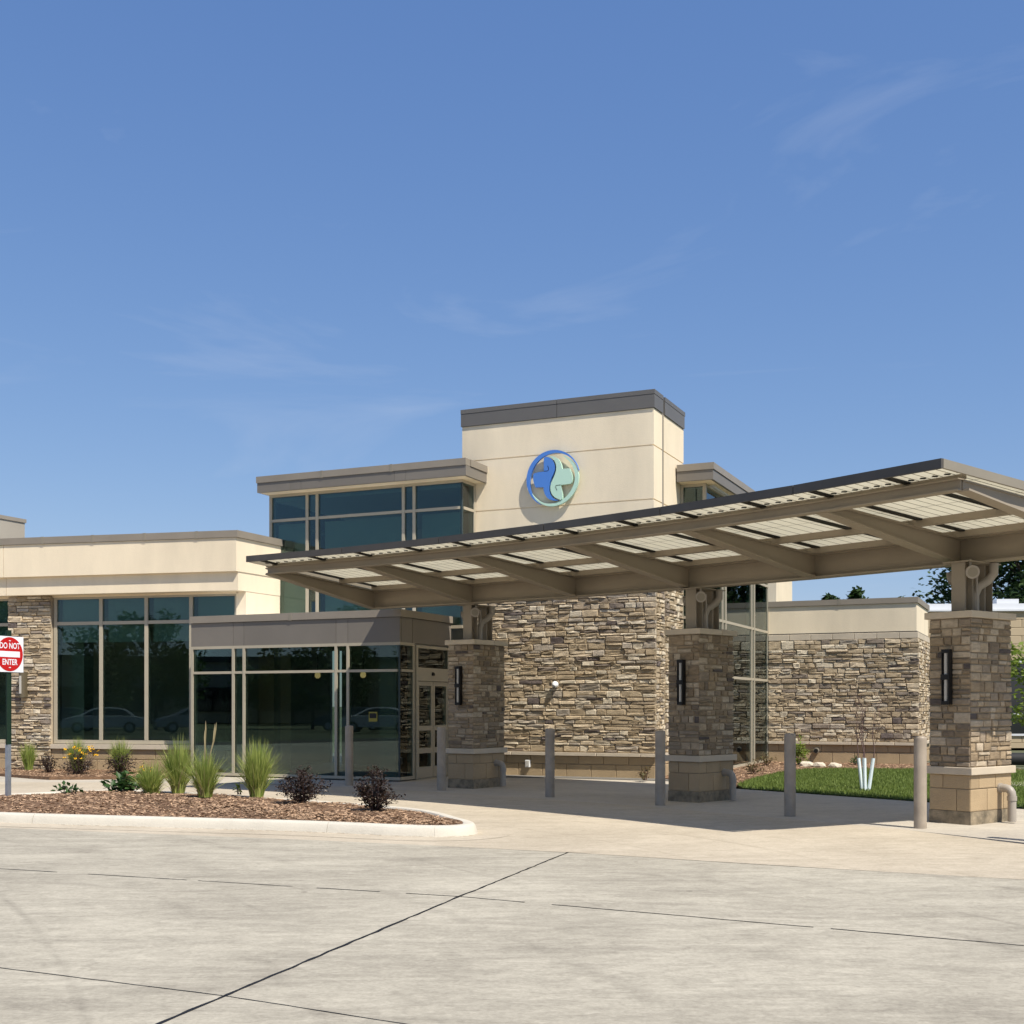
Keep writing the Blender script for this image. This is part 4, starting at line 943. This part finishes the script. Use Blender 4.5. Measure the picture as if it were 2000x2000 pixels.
PI_ = [pier((-0.72, 23.0), 55, 31, 'stone pier nearest the glass vestibule, under the left end of the canopy', 'stone piers under the canopy'),
       pier((3.0, 19.7), 47, 41, 'middle of the three stone piers, in front of the right edge of the tower', 'stone piers under the canopy'),
       pier((5.97, 16.0), 38.5, 51, 'largest, nearest stone pier at the right, partly sunlit at its foot', 'stone piers under the canopy')]
def pier_lamp(c, rz, lab):
    l_ = tag(empty('wall_lamp', (c.x+math.sin(rz)*0.3*0+0, c.y, 0), rz), lab, 'wall lamp', 'tall black lamps on the piers')
    y = -0.5-0.03
    MB().box(-0.055, 0.055, y-0.012, y+0.006, 1.57, 2.3).box(-0.055, 0.055, y-0.085, y-0.012, 1.57, 1.62).box(-0.055, 0.055, y-0.085, y-0.012, 2.25, 2.3).box(-0.062, 0.062, y-0.09, y-0.012, 1.9, 1.97).build('lamp_frame', 'black', l_)
    for a, b in ((1.62, 1.9), (1.97, 2.25)): MB().tube([(-0.004, y-0.05, a), (-0.004, y-0.05, b)], 0.026, 14).build('lamp_tube', 'lamp_glass', l_)
    for q in ((0.036, 0.055), (-0.055, -0.044)): MB().box(q[0], q[1], y-0.08, y-0.012, 1.62, 1.9).box(q[0], q[1], y-0.08, y-0.012, 1.97, 2.25).build('lamp_side', 'black', l_)
    return l_
for (p, c, rz), lab in zip(PI_, ('tall black wall lamp on the stone pier by the vestibule', 'tall black wall lamp on the middle stone pier', 'tall black wall lamp on the nearest stone pier at right')): pier_lamp(c, rz, lab)
def flood(pos, aim, lab):
    f_ = tag(empty('flood_light', pos), lab, 'flood light', 'round flood lights under the canopy beam')
    d = Vector(aim).normalized(); b = Vector((0, 0, 0))
    MB().tube([b-d*0.1, b-d*0.04, b+d*0.03, b+d*0.07], [0.045, 0.07, 0.088, 0.09], 18).build('lamp_head', 'pvc', f_)
    MB().tube([b+d*0.066, b+d*0.073], [0.065, 0.065], 18).build('lens', 'trim_tan', f_)
    MB().tube([b-d*0.05, b-d*0.05+Vector((0, 0, 0.16))], 0.018, 8).build('bracket', 'pvc', f_)
for (p, c, rz), w in zip(PI_, ('pier by the vestibule', 'middle stone pier', 'nearest stone pier')):
    ex, ey = Vector((math.cos(rz), math.sin(rz))), Vector((-math.sin(rz), math.cos(rz)))
    q1 = c-ex*0.22+ey*(-0.05); q2 = c+ex*0.12-ey*0.28+ex*0.06
    flood((q1.x, q1.y, 3.3), (-ex.x-0.3*ey.x, -ex.y-0.3*ey.y, -0.25), 'round flood light left of the posts above the '+w)
    flood((q2.x, q2.y, 3.33), (-0.1, -1.0, -0.2), 'round forward-facing flood light between posts above the '+w)

# ------------------------------------------------------------------ bollards
def bollard_mesh():
    r = 0.08; return MB().lathe([(r, -0.02), (r, 1.13), (r*0.985, 1.15), (r*0.9, 1.163), (r*0.5, 1.17), (0.001, 1.172)], n=28)
bm_ = bollard_mesh().mesh('bollard', 'bollard')
blab = ['grey steel bollard in front of the vestibule glass, leftmost of the row', 'grey steel bollard just left of the pier by the vestibule', 'grey steel bollard in front of the middle of the stone tower wall',
        'grey steel bollard standing just left of the middle stone pier', 'grey steel bollard in front of the lawn and green bush', 'half-sunlit grey steel bollard beside the nearest stone pier', 'grey steel bollard just outside the right edge of the picture, seen by its shadow']
for (x, y), lab in zip(BOL, blab):
    o = link('bollard', bm_, None, (x, y, 0)); tag(o, lab, 'bollard', 'bollards along the drop-off lane')

# ------------------------------------------------------------------ fittings on walls
def on_building(x, y, z): return tuple(bld.matrix_basis @ Vector((x, y, z)))
sl_ = tag(empty('security_light', on_building(-2.2, -0.1, 2.03), BA), 'small white round camera housing on the stone tower wall', 'security light')
MB().lathe([(0.0, 0), (0.07, 0), (0.075, 0.03), (0.07, 0.06), (0.045, 0.1), (0.02, 0.115)], n=18).build('dome', 'white_plastic', sl_).rotation_euler = (R(115), 0, 0)
MB().tube([(0, 0.1, 0), (0, 0, 0)], 0.04, 12).build('mount', 'white_plastic', sl_)
MB().tube([(0.0, -0.085, -0.045), (0.0, -0.1, -0.055)], 0.03, 12).build('lens', 'black', sl_)
hb = tag(empty('outlet_box', on_building(-2.87, -0.05, 0.29), BA), 'small white outlet box with cover on the block base', 'outlet box')
MB().box(-0.055, 0.055, -0.06, 0.02, -0.09, 0.07).build('box_body', 'white_plastic', hb, bevel=0.008); MB().box(-0.04, 0.04, -0.068, -0.0605, -0.07, 0.05).build('cover', 'lamp_glass', hb)
def wing_pt(u, v, z): q = Wc+Vector((math.cos(WA), math.sin(WA)))*u+Vector((-math.sin(WA), math.cos(WA)))*v; return (q.x, q.y, z)
wlmp = tag(empty('wall_lamp', wing_pt(-5.63, -0.17, 2.05), WA), 'bronze wall lamp with white slot on the stone pier by the road sign', 'wall lamp')
pr = [(0.085*math.cos(R(a)), -0.09*math.sin(R(a))-0.02) for a in range(0, 181, 15)]
mbx = MB().prism([(-0.085, 0.12)]+[(p[0], p[1]) for p in pr[::-1]]+[(0.085, 0.12)], -0.3, 0.3); mbx.build('lamp_body', 'lamp_bronze', wlmp)
MB().box(-0.026, 0.026, -0.118, -0.1, -0.21, 0.21).build('lamp_slot', 'lamp_glass', wlmp)

# ------------------------------------------------------------------ road sign at left
sg = tag(empty('road_sign', (-7.73, 18.9, 0.0), R(66)), 'red and white DO NOT ENTER sign on a post in the planting island', 'sign')
MB().box(-0.03, 0.03, 0.01, 0.045, 0.95, 2.72).box(-0.045, -0.03, 0.005, 0.012, 0.95, 2.72).box(0.03, 0.045, 0.005, 0.012, 0.95, 2.72).build('post', 'sign_green', sg)
MB().box(-0.036, 0.036, 0.0, 0.052, 0.1, 0.96).build('post_sleeve', 'galvanised', sg)
HW = 0.275; ZC = 2.35
MB().box(-HW, HW, -0.004, 0.0, ZC-HW, ZC+HW).build('sign_plate', 'sign_white', sg, bevel=0.0)
disc = [(0.262*math.cos(2*math.pi*k/64), 0.262*math.sin(2*math.pi*k/64)) for k in range(64)]
mb = MB(); mb.add([(x_, -0.0065, ZC+z_) for x_, z_ in disc], [tuple(range(64))]); mb.build('red_disc', 'sign_red', sg)
mb = MB(); mb.add([(-0.2, -0.0085, ZC-0.045), (0.2, -0.0085, ZC-0.045), (0.2, -0.0085, ZC+0.045), (-0.2, -0.0085, ZC+0.045)], [(0,1,2,3)]); mb.build('white_bar', 'sign_white', sg)
def text(body, size, loc, parent, m, name, sx=1.0):
    cu = bpy.data.curves.new(name, 'FONT'); cu.body = body; cu.size = size; cu.align_x = 'CENTER'; cu.align_y = 'CENTER'; cu.offset = size*0.02
    o = bpy.data.objects.new(name, cu); col.objects.link(o); dg = bpy.context.evaluated_depsgraph_get()
    me = bpy.data.meshes.new_from_object(o.evaluated_get(dg)); bpy.data.objects.remove(o); me.materials.clear(); me.materials.append(MATS[m])
    q = link(name, me, parent, loc, (R(90), 0, 0), (sx, 1, 1)); return q
text('DO NOT', 0.125, (0, -0.009, ZC+0.125), sg, 'sign_white', 'lettering', 0.8); text('ENTER', 0.125, (0, -0.009, ZC-0.125), sg, 'sign_white', 'lettering', 0.8)
MB().box(-0.018, 0.018, -0.012, -0.007, ZC+0.2, ZC+0.212).box(-0.018, 0.018, -0.012, -0.007, ZC-0.212, ZC-0.2).build('bolts', 'sign_white', sg)

# ------------------------------------------------------------------ plants
def grass_clump(loc, h, rad, n, seed, lab, grp, dry=0, stems=0, base=0.1):
    rr = random.Random(seed); root = tag(empty('grass_clump', loc), lab, 'grass', grp); mb = MB()
    def blade(mb, a, r0, hh, lean, w, mi=0):
        c0 = Vector((r0*math.cos(a), r0*math.sin(a), 0)); d = Vector((math.cos(a+rr.uniform(-0.6, 0.6)), math.sin(a+rr.uniform(-0.6, 0.6)), 0)); s = Vector((-d.y, d.x, 0))
        tw = rr.uniform(-1, 1); s = (s+d*tw).normalized()
        pts = []
        for k in range(5):
            t = k/4; p = c0+d*(lean*t**1.8)+Vector((0, 0, hh*(t-0.18*lean/hh*t*t*1.2))); wd = w*(1-t**1.6*0.97)
            pts += [p-s*wd, p+s*wd]
        mb.add(pts, [(2*k, 2*k+1, 2*k+3, 2*k+2) for k in range(4)], mi, True)
    for _ in range(int(n*1.5)):
        a = rr.uniform(0, 6.28); q = rr.random()
        blade(mb, a, base*math.sqrt(rr.random()), h*rr.uniform(0.55, 1.02)*(1-0.25*q*q), rad*(q**0.8)*rr.uniform(0.5, 1.35), rr.uniform(0.005, 0.011))
    mb.build('blades', 'reed', root)
    if dry:
        mb = MB()
        for _ in range(dry): blade(mb, rr.uniform(0, 6.28), base*0.9, h*rr.uniform(0.3, 0.8), rad*rr.uniform(0.4, 1.6), 0.004)
        mb.build('dry_blades', 'reed_dry', root)
    for k in range(stems):
        a = rr.uniform(0, 6.28); l_ = rr.uniform(0.05, 0.2); hh = h*rr.uniform(1.25, 1.55); d = Vector((math.cos(a), math.sin(a), 0))
        MB().tube([(0, 0, 0.1), tuple(d*l_*0.4+Vector((0, 0, hh*0.5))), tuple(d*l_+Vector((0, 0, hh*0.75))), tuple(d*l_*1.15+Vector((0, 0, hh*0.9))), tuple(d*l_*1.25+Vector((0, 0, hh)))], [0.004, 0.004, 0.006, 0.012, 0.002], 6).build('seed_head', 'reed_dry', root)
    return root
IG = 'grass clumps on the planting island'; WG = 'grass clumps in the bed under the wing windows'
grass_clump((-5.64, 19.2, 0.15), 0.6, 0.34, 330, 1, 'shortest green grass clump on the island, beside the dark leafy plant', IG, 25)
grass_clump((-5.42, 19.95, 0.14), 0.98, 0.4, 420, 2, 'tall green grass clump behind the shortest clump on the island', IG, 20)
grass_clump((-4.66, 18.66, 0.17), 0.78, 0.34, 380, 3, 'grass clump with tall straw seed stems on the island', IG, 60, 4)
grass_clump((-3.98, 19.16, 0.13), 0.97, 0.36, 470, 4, 'bushy green grass clump next to the dark purple shrubs', IG, 30)
grass_clump((-11.25, 28.6, 0.05), 0.74, 0.2, 260, 5, 'narrow green grass clump at the foot of the left stone pier', WG, 5, 0, 0.09)
grass_clump((-9.95, 28.1, 0.05), 0.85, 0.3, 300, 6, 'green grass clump under the window, behind the yellow flowers', WG, 5)
grass_clump((-8.85, 27.75, 0.05), 0.85, 0.3, 300, 7, 'green grass clump under the window, behind a lone purple shrub', WG, 5)

def leafy(loc, rx, h, n, seed, m, name, lab, cat, grp=None, leaf=(0.035, 0.06), stems=9, peak=0.0, stem_m='twig', low=0.0, group_parts='leaves'):
    rr = random.Random(seed); root = tag(empty(name, loc), lab, cat, grp); st = MB(); lf = MB(); tips = []
    for k in range(stems):
        a = 6.28*k/stems+rr.uniform(-0.3, 0.3); q = math.sqrt(rr.random()) if k else 0.0
        hh = h*(1-0.55*q*q)*rr.uniform(0.8, 1.0)*(1+peak*(1-q)); tip = Vector((math.cos(a)*rx*q*rr.uniform(0.8, 1.05), math.sin(a)*rx*q*rr.uniform(0.8, 1.05), hh))
        b0 = Vector((math.cos(a)*0.03, math.sin(a)*0.03, 0)); mid = b0.lerp(tip, 0.5)+Vector((tip.x*0.15, tip.y*0.15, 0.02))
        st.tube([b0, mid, tip], [0.008, 0.005, 0.002], 5); tips.append((b0, mid, tip))
    st.build('stems', stem_m, root)
    for _ in range(n):
        b0, mid, tip = rr.choice(tips); t = max(low, rr.random()**0.7)
        p = b0.lerp(mid, t*2) if t < 0.5 else mid.lerp(tip, (t-0.5)*2)
        p = p+Vector((rr.gauss(0, 1), rr.gauss(0, 1), rr.gauss(0, 0.6)))*rx*0.16
        if p.z < 0.02: p.z = 0.02+rr.random()*0.05
        L_ = rr.uniform(*leaf); d = Vector((rr.gauss(0, 1)+p.x/rx*0.8, rr.gauss(0, 1)+p.y/rx*0.8, rr.gauss(0.25, 0.6))).normalized(); s = d.cross(Vector((rr.gauss(0, 0.4), rr.gauss(0, 0.4), 1))).normalized()*L_*0.3; u = s.cross(d).normalized()*L_*0.08
        lf.add([p, p+d*L_*0.45+s+u, p+d*L_, p+d*L_*0.45-s+u], [(0,1,2,3)])
    lf.build('leaves', m, root); return root
PS = 'dark purple leaved shrubs'
leafy((-3.02, 17.66, 0.17), 0.37, 0.5, 1500, 21, 'purple_leaf', 'purple_shrub', 'wide low dark purple shrub on the island beside the bushy grass', 'shrub', PS, stems=22)
leafy((-1.85, 16.57, 0.14), 0.33, 0.5, 1700, 22, 'purple_leaf', 'purple_shrub', 'peaked dark purple shrub nearest the tip of the planting island', 'shrub', PS, stems=22, peak=0.35)
leafy((-10.4, 27.6, 0.06), 0.26, 0.42, 500, 23, 'purple_leaf', 'purple_shrub', 'small dark purple shrub beside the left stone pier', 'shrub', PS, stems=10)
leafy((-9.5, 26.9, 0.06), 0.4, 0.45, 900, 24, 'purple_leaf', 'purple_shrub', 'dark purple shrub under the yellow flowers in the wing bed', 'shrub', PS, stems=14)
leafy((-8.65, 27.2, 0.06), 0.42, 0.45, 900, 25, 'purple_leaf', 'purple_shrub', 'dark purple shrub alone at the right end of the wing bed', 'shrub', PS, stems=14)
leafy((-6.3, 20.1, 0.14), 0.3, 0.3, 260, 26, 'green_leaf', 'leafy_plant', 'dark green broad-leaved plant beside the shortest grass clump', 'plant', None, leaf=(0.1, 0.17), stems=9)
leafy((-7.35, 20.2, 0.12), 0.2, 0.14, 40, 27, 'green_leaf', 'leafy_plant', 'low green seedling on the mulch near the road sign, rear one', 'plant', None, leaf=(0.07, 0.12), stems=4)
leafy((-6.75, 18.95, 0.2), 0.16, 0.1, 30, 28, 'green_leaf', 'leafy_plant', 'low green seedling on the mulch near the road sign, front one', 'plant', None, leaf=(0.07, 0.11), stems=4)
leafy((-4.32, 19.45, 0.15), 0.1, 0.22, 26, 29, 'lime_leaf', 'leafy_plant', 'thin green seedling between the two right-hand grass clumps', 'plant', None, leaf=(0.05, 0.08), stems=3)
leafy((2.72, 25.1, 0.03), 0.17, 0.3, 120, 30, 'brown_leaf', 'small_shrub', 'small brown shrub at the corner of the stone tower', 'shrub', None, leaf=(0.04, 0.07), stems=7)
leafy((5.4, 27.5, 0.04), 0.28, 0.28, 220, 31, 'brown_leaf', 'small_shrub', 'low brown shrub in the mulch nearest the middle pier', 'shrub', None, leaf=(0.04, 0.07), stems=9)
leafy((6.45, 31.2, 0.04), 0.3, 0.34, 220, 32, 'brown_leaf', 'small_shrub', 'low brown shrub against the corner of the tall glass', 'shrub', None, leaf=(0.04, 0.07), stems=9)
leafy((7.35, 31.4, 0.04), 0.28, 0.78, 520, 33, 'lime_leaf', 'green_bush', 'bright lime green bush behind a bollard by the stone wing', 'bush', None, leaf=(0.05, 0.09), stems=10)
leafy((8.85, 31.6, 0.04), 0.2, 0.25, 120, 34, 'green_leaf', 'small_shrub', 'small dark green plant at the stone wing foot behind the sapling', 'shrub', None, leaf=(0.04, 0.07), stems=6)
leafy((11.3, 30.0, 0.04), 0.25, 0.35, 220, 35, 'green_leaf', 'small_shrub', 'small dark green plant between last bollard and stone pier', 'shrub', None, leaf=(0.04, 0.07), stems=6)
# flowers
fl = tag(empty('yellow_flowers', (-9.55, 27.15, 0.06)), 'clump of yellow daisies in the bed under the wing windows', 'flowers')
rr = random.Random(5); st = MB(); pt = MB(); cn = MB()
def flowers(root, n, rad, h0, h1, seed):
    rr = random.Random(seed); st = MB(); pt = MB(); cn = MB()
    for _ in range(n):
        a = rr.uniform(0, 6.28); q = math.sqrt(rr.random())*rad; p = Vector((q*math.cos(a), q*math.sin(a)*0.7, rr.uniform(h0, h1)))
        st.tube([(p.x*0.3, p.y*0.3, 0.05), p], 0.003, 4)
        n_ = Vector((rr.gauss(0, 0.5), rr.gauss(-0.4, 0.4), 1)).normalized(); e1 = n_.cross(Vector((1, 0, 0))).normalized(); e2 = n_.cross(e1)
        for k in range(9):
            b = 6.28*k/9; d = e1*math.cos(b)+e2*math.sin(b); s = n_.cross(d)*0.012
            pt.add([p, p+d*0.022-s*0.8, p+d*0.038, p+d*0.022+s*0.8], [(0,1,2,3)])
        cn.lathe([(0.012, -0.002), (0.01, 0.01), (0.003, 0.014)], tuple(p), 7)
    st.build('stems', 'twig', root); pt.build('petals', 'petal', root); cn.build('flower_centres', 'black', root)
flowers(fl, 34, 0.42, 0.34, 0.6, 5)
fl2 = tag(empty('yellow_flowers', (-6.0, 20.3, 0.14)), 'few yellow daisies above the dark leafy plant on the island', 'flowers'); flowers(fl2, 7, 0.28, 0.3, 0.42, 6)

# rocks
def rock(loc, s, seed, lab):
    rr = random.Random(seed); bm = bmesh.new(); bmesh.ops.create_icosphere(bm, subdivisions=2, radius=1)
    for v in bm.verts: v.co = Vector((v.co.x*s[0], v.co.y*s[1], max(-0.3, v.co.z)*s[2]))*(1+rr.uniform(-0.16, 0.16))
    me = bpy.data.meshes.new('rock'); bm.to_mesh(me); bm.free(); me.materials.append(MATS['rock'])
    tag(link('rock', me, None, loc), lab, 'rock', 'pale rocks by the stone wing')
rock((7.35, 30.7, 0.07), (0.19, 0.14, 0.1), 1, 'pale rock beside the lime green bush'); rock((7.62, 30.5, 0.06), (0.17, 0.15, 0.1), 2, 'smaller pale rock below the dark wall pipe'); rock((8.0, 30.45, 0.06), (0.16, 0.12, 0.09), 3, 'pale rock to the right of the other rocks')

# sapling with white trunk guards
sp_ = tag(empty('young_tree', (6.44, 22.4, 0)), 'bare multi-stem sapling with four white trunk guards on the lawn', 'tree')
rr = random.Random(12); tw_ = MB()
for dx, dy, lx, ly in ((-0.09, 0.02, -0.06, 0.02), (-0.02, -0.04, 0.0, 0.03), (0.02, 0.05, -0.01, 0.08), (0.1, -0.01, 0.085, 0.0)):
    MB().tube([(dx*0.6, dy*0.6, 0.0), (dx*0.6+lx, dy*0.6+ly, 0.6)], 0.032, 12).build('trunk_guard', 'tree_guard', sp_)
    p = Vector((dx*0.6+lx, dy*0.6+ly, 0.55)); d = Vector((lx*0.6, ly, 0.6))
    pts = [p, p+d*0.35, p+d*0.8+Vector((rr.uniform(-0.06, 0.06), 0, 0)), p+d*1.4+Vector((rr.uniform(-0.1, 0.1), 0, 0)), p+d*1.9+Vector((rr.uniform(-0.12, 0.12), 0, 0))]
    tw_.tube(pts, [0.011, 0.009, 0.007, 0.005, 0.002], 6)
    for k in range(9):
        t = rr.uniform(0.25, 0.95); q = pts[0].lerp(pts[-1], t); a = rr.uniform(0, 6.28); e = q+Vector((math.cos(a)*0.16, math.sin(a)*0.16, rr.uniform(0.15, 0.4)))
        tw_.tube([q, q.lerp(e, 0.5)+Vector((0, 0, -0.02)), e], [0.005, 0.004, 0.0015], 5)
tw_.build('twigs', 'twig', sp_)

# ------------------------------------------------------------------ trees
def tree(loc, h, cr, n, seed, lab, grp=None, leaf=(0.12, 0.2), m='tree_leaf', trunk=0.14, crown0=0.3, squash=1.0, cluster=26):
    rr = random.Random(seed); root = tag(empty('tree', loc), lab, 'tree', grp); tr = MB(); lf = MB(); zc = h*(crown0+(1-crown0)*0.5); hz = h*(1-crown0)*0.5
    top = Vector((rr.uniform(-0.2, 0.2), rr.uniform(-0.2, 0.2), h*0.9)); tr.tube([(0,0,-0.1), (0.03, 0, h*0.25), top*0.6, top], [trunk, trunk*0.8, trunk*0.5, 0.02], 10)
    cs = []
    for k in range(cluster):
        while True:
            v = Vector((rr.uniform(-1, 1), rr.uniform(-1, 1), rr.uniform(-1, 1)))
            if 0.35 < v.length < 1: break
        c = Vector((v.x*cr, v.y*cr, zc+v.z*hz)); cs.append((c, cr*rr.uniform(0.22, 0.4)))
        b = Vector((0.02, 0, h*rr.uniform(0.2, 0.6))); tr.tube([b, b.lerp(c, 0.5)+Vector((0, 0, 0.1*cr)), c], [trunk*0.35, trunk*0.2, 0.012], 6)
    tr.build('trunk', 'bark', root)
    for _ in range(n):
        c, r_ = rr.choice(cs); v = Vector((rr.gauss(0, 1), rr.gauss(0, 1), rr.gauss(0, 1))).normalized()*r_*(rr.random()**0.4)
        p = c+Vector((v.x, v.y, v.z*0.8)); L_ = rr.uniform(*leaf); d = Vector((rr.gauss(0, 1), rr.gauss(0, 1), rr.gauss(-0.3, 0.5))).normalized(); s = d.cross(Vector((rr.gauss(0, 0.5), rr.gauss(0, 0.5), 1))).normalized()*L_*0.34
        lf.add([p, p+d*L_*0.5+s, p+d*L_, p+d*L_*0.5-s], [(0,1,2,3)])
    lf.build('crown', m, root); return root
BT = 'trees behind the right-hand building'
tree((22.8, 52, 0), 9.8, 4.7, 26000, 61, 'large dark green tree behind the nearest stone pier', BT, (0.18, 0.32), cluster=90)
tree((18.3, 71, 0), 8.75, 1.4, 2600, 62, 'small rounded treetop over the stone wing roof, left one', BT, (0.25, 0.4), cluster=16, crown0=0.45)
tree((19.75, 71.5, 0), 8.85, 0.8, 1500, 63, 'small pointed treetop over the stone wing roof, right one', BT, (0.25, 0.4), cluster=12, crown0=0.45)
tree((16.2, 38.0, 0), 3.9, 1.3, 900, 64, 'slender light green young tree in front of the far windows', None, (0.12, 0.22), 'lime_leaf', trunk=0.05, cluster=18, crown0=0.25)

# ------------------------------------------------------------------ far building at right
fb_ = tag(empty('block_building', (15.0, 45.0, 0), R(-3)), 'low tan block building with white roof edge behind the lawn', 'building')
fw_ = box('wall', 'block_mortar', fb_, -0.6, 16, 0.05, 6, 0, 5.0)
put_blocks(fw_, FARBLOCKM, (-0.6, 0.05, 0), 0, 0, 16.6, [(3.2+0.3*k, 3.5+0.3*k) for k in range(6)], 4.2, 0.05, 0.012)
put_blocks(fw_, FARBLOCKM, (-0.6, 0.05, 0), 0, 0, 16.6, [(0, 0.2), (0.2, 0.45)], 1.2, 0.05, 0.012)
box('roof_edge', 'membrane', fb_, -0.7, 16.1, -0.12, 6.1, 5.0, 5.06); box('roof_edge', 'membrane', fb_, -0.66, 16.05, 0.2, 6.0, 5.06, 5.3)
box('roof_unit', 'membrane', fb_, 2.9, 3.7, 0.6, 1.4, 5.3, 5.5)
for a, b in ((0.15, 1.1), (3.1, 6.0), (6.8, 10), (10.8, 14)):
    w_ = MB().box(a-0.05, b+0.05, -0.02, 0.04, 3.1, 3.19).box(a-0.05, b+0.05, -0.06, 0.04, 0.455, 0.53).box(a-0.05, a+0.04, -0.02, 0.04, 0.53, 3.1).box(b-0.04, b+0.05, -0.02, 0.04, 0.53, 3.1).box(a+0.04, b-0.04, -0.02, 0.04, 1.2, 1.27).build('window', 'membrane', fb_)
    box('pane', 'car_window', w_, a+0.03, b-0.03, 0.01, 0.03, 0.54, 3.09)
for a, b in ((-0.6, 0.08), (1.17, 3.03), (6.07, 6.73), (10.07, 10.73), (14.07, 16)): put_blocks(fw_, FARBLOCKM, (a, 0.05, 0), 0, 0, b-a, [(0.45+0.3*k, 0.75+0.3*k) for k in range(9)], 1.2, 0.05, 0.012)
dp = tag(MB().tube([(12.6, 33.2, 0.12), (15, 33.0, 0.12), (19, 33.4, 0.12)], 0.17, 14).build('drain_hose', 'rubber'), 'thick black pipe lying on the lawn at the right edge', 'pipe')

# ------------------------------------------------------------------ car park seen in the window reflections
def car(loc, rz, paint, lab):
    root = tag(empty('parked_car', loc, rz), lab, 'car', 'parked cars mirrored in the wing windows')
    low = [(-2.3, 0.3), (-2.32, 0.6), (-2.25, 0.85), (-1.75, 0.95), (-0.9, 1.0), (0.9, 1.0), (1.5, 0.98), (2.15, 0.8), (2.3, 0.62), (2.3, 0.3)]
    def loft(prof, wid, name, m, taper=0.0):
        mb = MB(); n = len(prof); zs = [p[1] for p in prof]; z0, z1 = min(zs), max(zs)
        for s in (-1, 1): mb.add([(x_, s*(wid-taper*(z-z0)/(z1-z0)), z) for x_, z in prof], [tuple(range(n)) if s > 0 else tuple(range(n-1, -1, -1))])
        mb.f += [(i, (i+1) % n, n+(i+1) % n, n+i) for i in range(n)]; mb.m += [0]*n; mb.sm += [False]*n
        return mb.build(name, m, root, bevel=0.04)
    b = loft(low, 0.9, 'body', paint, 0.06)
    loft([(-1.75, 0.94), (-1.25, 1.34), (-0.75, 1.45), (0.2, 1.46), (0.6, 1.38), (1.4, 0.96)], 0.82, 'cabin', paint, 0.16)
    for s in (-1, 1):
        loft_w = MB(); pr_ = [(-1.5, 0.99), (-1.12, 1.3), (-0.7, 1.39), (0.15, 1.4), (0.5, 1.32), (1.15, 0.99)]
        loft_w.add([(x_, s*(0.835-0.15*(z-0.94)/0.52), z) for x_, z in pr_], [tuple(range(6)) if s < 0 else tuple(range(5, -1, -1))]); loft_w.build('side_window', 'car_window', root)
        for wx in (-1.4, 1.4):
            w_ = MB().tube([(wx, s*0.72, 0.32), (wx, s*0.91, 0.32)], 0.32, 22).build('wheel', 'rubber', root); MB().tube([(wx, s*0.905, 0.32), (wx, s*0.93, 0.32)], 0.2, 18).build('rim', 'galvanised', w_)
    return root
car((-37.0, -5.5, -0.0), R(130), 'car_silver', 'silver sedan mirrored in the middle pane of the wing window')
car((-40.6, -1.9, -0.0), R(134), 'car_white', 'pale grey sedan mirrored left of the silver sedan in the wing window')
car((-33.5, -10.0, -0.0), R(134), 'car_white', 'pale grey sedan mirrored in the pane next to the vestibule')
car((-45.5, -3.5, -0.0), R(136), 'car_dark', 'dark sedan mirrored behind the pale grey sedan in the wing window')
RT = 'trees mirrored in the dark glass'
for k, (x, y, h, c) in enumerate(((-54, -6, 8.5, 3.4), (-48, -14, 8, 3.2), (-62, 4, 9, 3.6), (-70, -18, 10, 4.2), (-60, -22, 9, 3.8), (-75, 2, 10, 4))):
    tree((x, y, -0.05), h, c, 2600, 80+k, ['broad tree mirrored in the left pane of the wing window', 'tree mirrored in the middle pane of the wing window', 'tree mirrored at the far left of the dark glass', 'tall tree mirrored behind the parked cars', 'tree mirrored in the pane by the vestibule', 'tall tree mirrored in the vestibule glass'][k], RT, (0.3, 0.5), cluster=24, crown0=0.2)

# long low building across the car park, mirrored in the glass
mbd = tag(empty('office_building', (-72, -24, 0), math.atan2(-0.77, 0.62)), 'long low brown building mirrored in the dark window glass', 'building')
box('wall', 'plaster_grey', mbd, -55, 55, -8, 0, 0, 5.4); box('roof_edge', 'trim_dark', mbd, -55.3, 55.3, -8.3, 0.3, 5.4, 5.9)
for k in range(18):
    w_ = box('window', 'trim_dark', mbd, -52+k*6, -48.5+k*6, -0.02, 0.06, 1.0, 3.2); box('pane', 'car_window', w_, -51.9+k*6, -48.6+k*6, 0.061, 0.08, 1.1, 3.1)
rr = random.Random(77); lf = MB()
for k in range(12):
    x0, y0 = -66+0.62*(k-6)*5.5+rr.uniform(-2, 2), -20-0.77*(k-6)*5.5+rr.uniform(-2, 2); h = rr.uniform(5.5, 8); c_ = rr.uniform(2.4, 3.2)
    lf.tube([(x0, y0, -0.1), (x0, y0, h*0.7)], [0.15, 0.04], 6, 1)
    for _ in range(1500):
        v = Vector((rr.gauss(0, 1), rr.gauss(0, 1), rr.gauss(0, 1))).normalized()*(rr.random()**0.35); b_ = 0.8+0.25*math.sin(v.x*7+k)*math.cos(v.z*6)
        p = Vector((x0+v.x*c_*b_, y0+v.y*c_*b_, h*0.56+v.z*h*0.44*b_)); L_ = rr.uniform(0.3, 0.5); d = Vector((rr.gauss(0, 1), rr.gauss(0, 1), rr.gauss(0, 0.6))).normalized(); q = d.cross(Vector((0.1, 0.2, 1))).normalized()*L_*0.35
        lf.add([p, p+d*L_*0.5+q, p+d*L_, p+d*L_*0.5-q], [(0,1,2,3)])
stuff(lf.build('tree_belt', ['tree_leaf', 'bark']), 'dark belt of trees across the car park, mirrored in the glass', 'trees')
